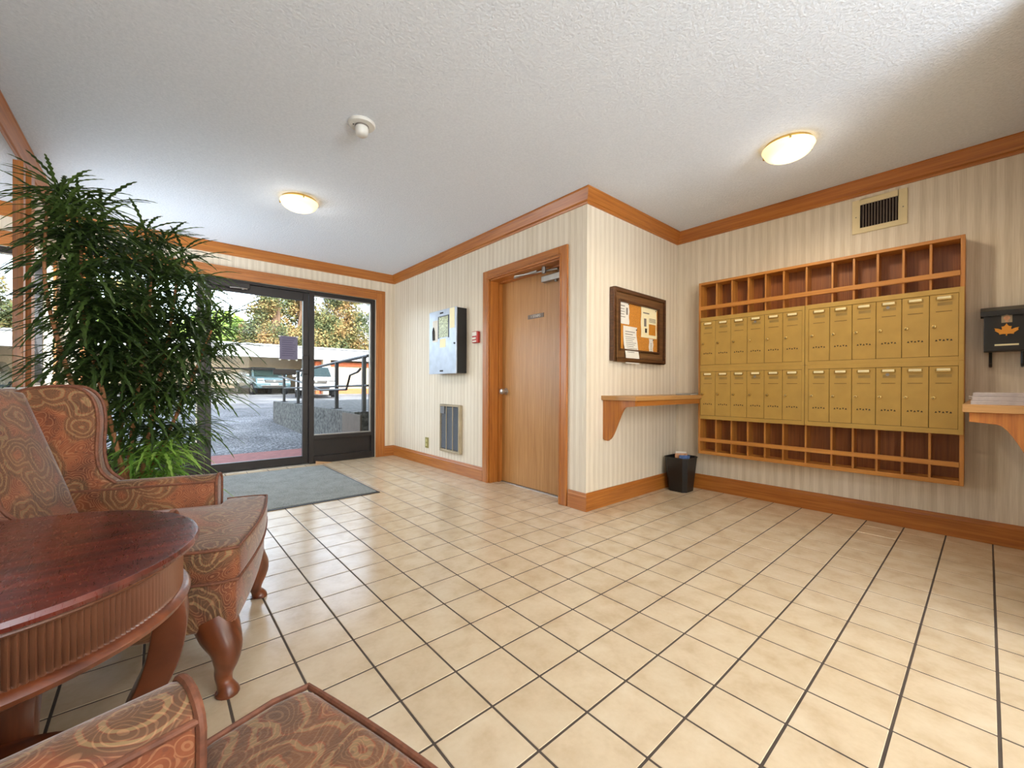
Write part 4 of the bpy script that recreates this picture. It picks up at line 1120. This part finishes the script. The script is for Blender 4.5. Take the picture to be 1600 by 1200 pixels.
for si, (pp, nl, f0) in enumerate(stems):
    path = smooth_path([(p[0]-PX, p[1]-PY, p[2]) for p in pp], 8)
    n = len(path)
    part('stem', MB().tube(path, [0.013-0.008*i/(n-1) for i in range(n)], 8), M_stem, pt, local=True, smooth=True)
    for k in range(nl):
        u = f0+(1-f0)*(k+0.5)/nl
        q = path[min(n-1, int(u*(n-1)))].lerp(path[min(n-1, int(u*(n-1))+1)], u*(n-1) % 1)
        az = k*2.39996+si*1.1+rl.uniform(-0.3, 0.3)
        if u > 0.93: vi = rl.choice((0, 4))
        elif u > 0.75: vi = rl.choice((0, 1, 2))
        else: vi = rl.choice((1, 2, 3, 3, 5))
        sc = rl.uniform(0.85, 1.15)*(0.85 if u > 0.95 else 1.0)
        for az2 in (az, PI-az, az+1.2, az-1.2, 0.0, 0.6, -0.6):
            if min_x(vi, az2)*sc+PX+q.x > XL+0.055: break
        else: continue
        inst('leaf', lv[vi], pt, q, az2, sc)
    inst('leaf', lv[4], pt, path[-1], rl.uniform(0, 6), 0.95)
# low young shoots
for k in range(26):
    a = k*2.4
    z = 0.32+0.30*((k*7) % 26)/26
    q = Vector((0.05+0.07*math.cos(a)+0.10*(z-0.3), 0.05+0.07*math.sin(a), z))
    inst('leaf', lvy[(1, 2, 3)[k % 3]], pt, q, rl.uniform(-1.4, 1.8), rl.uniform(0.75, 1.0))

# ------------------------------------------------------------------ outside: ground, carport, cars, trees
def gz(y):
    if y < 6.0: return -0.03
    return min(0.43, -0.03+0.0225*(y-6.0))
gm = MB()
rows = [4.86, 6.0, 12.0, 18.0, 22.0, 26.6, 40.0, 120.0]
for a, b in zip(rows, rows[1:]):
    gm.add([(-60, a, gz(a)), (60, a, gz(a)), (60, b, gz(b)), (-60, b, gz(b))], [(0, 1, 2, 3)])
gm.add([(-60, -30, -0.03), (XL-0.16, -30, -0.03), (XL-0.16, 4.86, -0.03), (-60, 4.86, -0.03)], [(0, 1, 2, 3)])
struct('ground_asphalt', gm, M_asph)
struct('paver_strip', MB().box(-1.9, 1.15, 4.86, 6.25, -0.06, -0.018), M_redconc)
struct('facade_upper', MB().box(XL-0.16, 26, -14, 4.86, H+0.15, 9.9), M_ext)
struct('facade_lower', MB().box(XM+0.16, 26, -14, 4.86, -0.03, H+0.15), M_ext)

cp = thing('carport', 'long low carport with white fascia and beige back wall across the car park', 'carport', (2.0, 27.0, 0.43))
part('fascia', MB().box(-40, 34, 26.6, 26.85, 2.60, 3.28), M_fascia, cp)
part('fascia_cap', MB().box(-40, 34, 26.52, 26.9, 3.28, 3.36), M_fascia, cp)
part('roof', MB().box(-40, 34, 26.85, 31.6, 3.0, 3.2), M_fascia, cp)
part('back_wall', MB().box(-40, 34, 31.4, 31.7, 0.43, 3.0), plain('pale_beige_render', rgb(238, 214, 180), 0.9, var=0.03, scale=4), cp)
part('wheel_kerb', MB().box(-40, 34, 30.9, 31.4, 0.43, 0.78), M_conc, cp)
for x in (-26, -19.5, -13, -6.5, 7.25, 16.4):
    part('post', MB().box(x-0.22, x+0.22, 26.62, 27.0, 0.43, 2.60), M_beige, cp)
# sunlit wall bay on the right
part('front_wall', MB().box(6.7, 34, 27.2, 27.4, 0.43, 2.25), M_beige, cp)
part('brick_base', MB().box(6.7, 34, 27.02, 27.2, 0.43, 0.78), M_brick, cp)
part('brick_cap', MB().box(6.7, 34, 27.1, 27.45, 2.25, 2.5), M_brick, cp)

def wheel(mb_t, mb_r, x, y, z, s):
    mb_t.tube([(x, y, z), (x+s*0.22, y, z)], 0.34, 22)
    mb_r.tube([(x+s*0.215, y, z), (x+s*0.235, y, z)], 0.22, 18)
def make_car(label, loc, rz, paint):
    """front faces local -Y"""
    t = thing('parked_car', label, 'car', loc, rz, 'parked cars')
    K = dict(local=True, smooth=True)
    side = [(-2.20, 0.36), (-2.26, 0.62), (-2.18, 0.86), (-2.02, 0.99), (-1.15, 1.08), (2.10, 1.10), (2.22, 0.95), (2.24, 0.5), (2.15, 0.34)]
    part('body', MB().prism(side, 'x', -0.92, 0.92), paint, t, bevel=0.09, seg=3, **K)
    gh = []
    lo = [(-1.18, 1.06), (2.05, 1.06)]; hi = [(-0.42, 1.63), (1.75, 1.60)]
    m = MB(); vs = [(-0.84, lo[0][0], lo[0][1]), (0.84, lo[0][0], lo[0][1]), (0.84, lo[1][0], lo[1][1]), (-0.84, lo[1][0], lo[1][1]),
                    (-0.64, hi[0][0], hi[0][1]), (0.64, hi[0][0], hi[0][1]), (0.64, hi[1][0], hi[1][1]), (-0.64, hi[1][0], hi[1][1])]
    m.add(vs, [(0,3,2,1), (4,5,6,7), (0,1,5,4), (1,2,6,5), (2,3,7,6), (3,0,4,7)])
    part('cabin', m, paint, t, bevel=0.05, seg=2, **K)
    def lp(a, b, u): return tuple(a[i]+(b[i]-a[i])*u for i in range(3))
    ws = [(-0.74, -1.17, 1.09), (0.74, -1.17, 1.09), (0.60, -0.50, 1.585), (-0.60, -0.50, 1.585)]
    m = MB(); m.add([(x, y-0.03, z+0.01) for x, y, z in ws]+[(x, y+0.05, z-0.02) for x, y, z in ws], [(0,1,2,3), (7,6,5,4), (0,4,5,1), (1,5,6,2), (2,6,7,3), (3,7,4,0)])
    part('windshield', m, M_carglass, t, local=True)
    for s in (-1, 1):
        m = MB(); w = [(-0.95, 1.12, 0.835), (0.85, 1.12, 0.835), (0.85, 1.53, 0.68), (-0.35, 1.54, 0.68)]
        m.add([(s*(c+0.012), a, b) for a, b, c in w]+[(s*(c-0.03), a, b) for a, b, c in w], [(0,1,2,3), (7,6,5,4), (0,4,5,1), (1,5,6,2), (2,6,7,3), (3,7,4,0)])
        part('side_window', m, M_carglass, t, local=True)
        part('headlight', MB().box(s*0.52, s*0.86, -2.235, -2.05, 0.80, 0.92), M_chrome, t, bevel=0.03, **K)
        part('mirror', MB().box(s*0.92, s*1.10, -1.02, -0.90, 1.06, 1.20), paint, t, bevel=0.03, **K)
        for y in (-1.42, 1.42):
            a = MB(); b = MB(); wheel(a, b, s*0.72, y, 0.34, s)
            wo = part('wheel', a, M_tyre, t, **K); part('hub_cap', b, M_alu, wo, **K)
    part('grille', MB().box(-0.50, 0.50, -2.275, -2.18, 0.70, 0.86), M_inkd, t, bevel=0.02, **K)
    part('grille_bar', MB().box(-0.46, 0.46, -2.29, -2.26, 0.80, 0.825).box(-0.48, 0.48, -2.29, -2.26, 0.735, 0.755), M_chrome, t, **K)
    part('badge', MB().tube([(0, -2.30, 0.80), (0, -2.28, 0.80)], 0.06, 16), M_chrome, t, **K)
    part('license_plate', MB().box(-0.2, 0.2, -2.30, -2.27, 0.55, 0.66), M_paper, t, local=True)
    part('lower_intake', MB().box(-0.62, 0.62, -2.262, -2.2, 0.40, 0.50), M_inkd, t, bevel=0.02, **K)
    part('bumper_strip', MB().box(-0.7, 0.7, -2.275, -2.2, 0.52, 0.545), M_chrome, t, **K)
    return t
make_car('teal grey car parked nose out in the carport', (4.0, 28.6, 0.43), 0.12, M_teal)
make_car('white car parked behind the ramp railing', (5.7, 23.4, gz(23.4)), -0.26, M_wcar)

# ramp with retaining wall and railing
rw = thing('entrance_ramp', 'raised concrete ramp with rough side wall outside the entrance', 'ramp', (2.0, 8.0, -0.03))
part('ramp_deck', MB().box(1.20, 4.5, 5.2, 10.6, -0.03, 0.585), M_conc, rw, bevel=0.01)
part('ramp_toe', MB().prism([(1.20, 10.6), (4.5, 10.6), (4.5, 12.4), (1.75, 11.8)], 'z', -0.03, 0.50), M_conc, rw)
part('end_panel', MB().box(1.17, 1.195, 4.90, 5.62, 0.0, 0.56), plain('brown_panel', rgb(92, 80, 68), 0.7), rw)
rg = thing('ramp_railing', 'dark steel railing on the ramp outside the right hand pane', 'railing', (1.30, 7.5, 0.585))
rail_posts = [(5.10, 1.375), (6.28, 1.345), (8.70, 1.25), (9.95, 1.235)]
M_rail = plain('dark_steel_rail', rgb(66, 66, 66), 0.5, 0.4)
for y, zt in rail_posts:
    po = part('post', MB().box(1.275, 1.325, y-0.025, y+0.025, 0.586, zt), M_rail, rg)
    part('base_plate', MB().box(1.235, 1.365, y-0.065, y+0.065, 0.586, 0.598), M_rail, po)
part('top_rail', MB().tube([(1.30, 4.95, 1.39), (1.30, 6.28, 1.35), (1.30, 8.7, 1.26), (1.30, 9.95, 1.24)], 0.024, 8), M_rail, rg)
part('middle_rail', MB().tube([(1.30, 4.95, 0.97), (1.30, 6.28, 0.955), (1.30, 9.95, 0.90)], 0.018, 8), M_rail, rg)
part('hand_rail', MB().tube([(1.19, 4.95, 1.20), (1.19, 5.05, 1.16), (1.19, 5.35, 1.12), (1.19, 5.50, 0.91), (1.19, 6.8, 0.885), (1.19, 7.3, 0.97), (1.19, 9.95, 1.17)], 0.017, 8), M_rail, rg)

def make_tree(label, loc, clusters, nquad, size, mat, seed, trunk=0.35):
    t = thing('tree', label, 'tree', loc, 0, 'trees beyond the carport')
    r = random.Random(seed)
    m = MB(); vs = []; fs = []
    tot = sum(c[3]**2 for c in clusters)
    for (cx, cy, cz, cr, sq) in clusters:
        k = int(nquad*cr*cr/tot)
        for _ in range(k):
            d = Vector((r.gauss(0, 1), r.gauss(0, 1), r.gauss(0, 1))).normalized()
            rr = cr*(r.random()**0.45)
            p = Vector((cx+d.x*rr, cy+d.y*rr, cz+d.z*rr*sq))
            a = Vector((r.gauss(0, 1), r.gauss(0, 1), r.gauss(0, 0.6))).normalized(); b = a.orthogonal().normalized()
            b = Quaternion(a, r.uniform(0, 6.28)) @ b
            s = size*r.uniform(0.6, 1.4)
            o = len(vs)
            vs += [p-a*s, p+b*s*0.55, p+a*s, p-b*s*0.55]; fs.append((o, o+1, o+2, o+3))
    me = bpy.data.meshes.new('foliage'); me.from_pydata([tuple(v) for v in vs], [], fs)
    part('foliage', me, mat, t)
    top = max(c[2] for c in clusters)
    part('trunk', MB().tube([(0, 0, 0), (0.1, 0.05, top*0.4), (0, 0, top)], [trunk, trunk*0.7, trunk*0.15], 10), M_bark, t, local=True, smooth=True)
    for k in range(6):
        c = clusters[k % len(clusters)]
        part('branch', MB().tube([(0, 0, top*(0.25+0.1*k)), (c[0]*0.5, c[1]*0.5, (c[2]+top*0.25)*0.5+0.4), (c[0], c[1], c[2])], [trunk*0.4, trunk*0.25, trunk*0.08], 6), M_bark, t, local=True, smooth=True)
    return t
def cone(r0, h, n, seed):
    r = random.Random(seed); out = []
    for k in range(n):
        u = k/n; z = 1.6+u*(h-1.6); rad = r0*(1-u)**0.7
        for q in range(3):
            a = r.uniform(0, 6.28)
            out.append((rad*0.55*math.cos(a), rad*0.55*math.sin(a), z+r.uniform(-0.5, 0.5), max(0.7, rad*0.55), 0.8))
    return out
make_tree('tall rusty brown and green conifer behind the carport roof', (9.5, 42.0, 0.4), cone(5.2, 15, 9, 1), 42000, 0.115, M_cedar, 5)
make_tree('broad rusty conifer left of the tall one behind the carport', (6.9, 39.0, 0.4), cone(3.6, 11.5, 8, 2), 26000, 0.105, M_cedar, 6)
make_tree('rusty conifer at the right edge of the side pane', (14.2, 43.0, 0.4), cone(4.2, 13, 8, 3), 30000, 0.115, M_cedar, 8)
make_tree('bright lime green tree low above the carport roof', (3.6, 47.0, 0.4), [(0, 0, 5.6, 2.6, 0.8), (-1.8, 0, 5.0, 2.0, 0.8), (1.6, 0.4, 4.8, 1.8, 0.8)], 7000, 0.22, M_green, 9)
make_tree('lime green tree far left seen past the potted plant', (-7.5, 44.0, 0.4), [(0, 0, 6.0, 3.2, 0.9), (-2.2, 0, 5.0, 2.6, 0.8), (2.2, 0.4, 5.2, 2.4, 0.8), (0, 0, 9, 2.2, 0.9)], 8000, 0.24, M_green, 10)
make_tree('rusty conifer far left seen past the potted plant', (-2.6, 45.0, 0.4), cone(3.4, 10, 7, 12), 7000, 0.22, M_cedar, 13)
fb = thing('apartment_tower', 'pale distant apartment tower at the right edge of the side pane', 'building', (27.0, 75.0, 0.4))
part('tower_wall', MB().box(23.5, 31, 75, 85, 0.4, 24), M_fascia, fb)
wm = MB().box(-0.9, 0.9, -0.06, 0.02, 0, 1.2).mesh('tower_window'); wm.materials.append(M_carglass)
for i in range(3):
    for j in range(8): inst('tower_window', wm, fb, (-2.2+i*2.4, 0, 2.0+j*2.7))
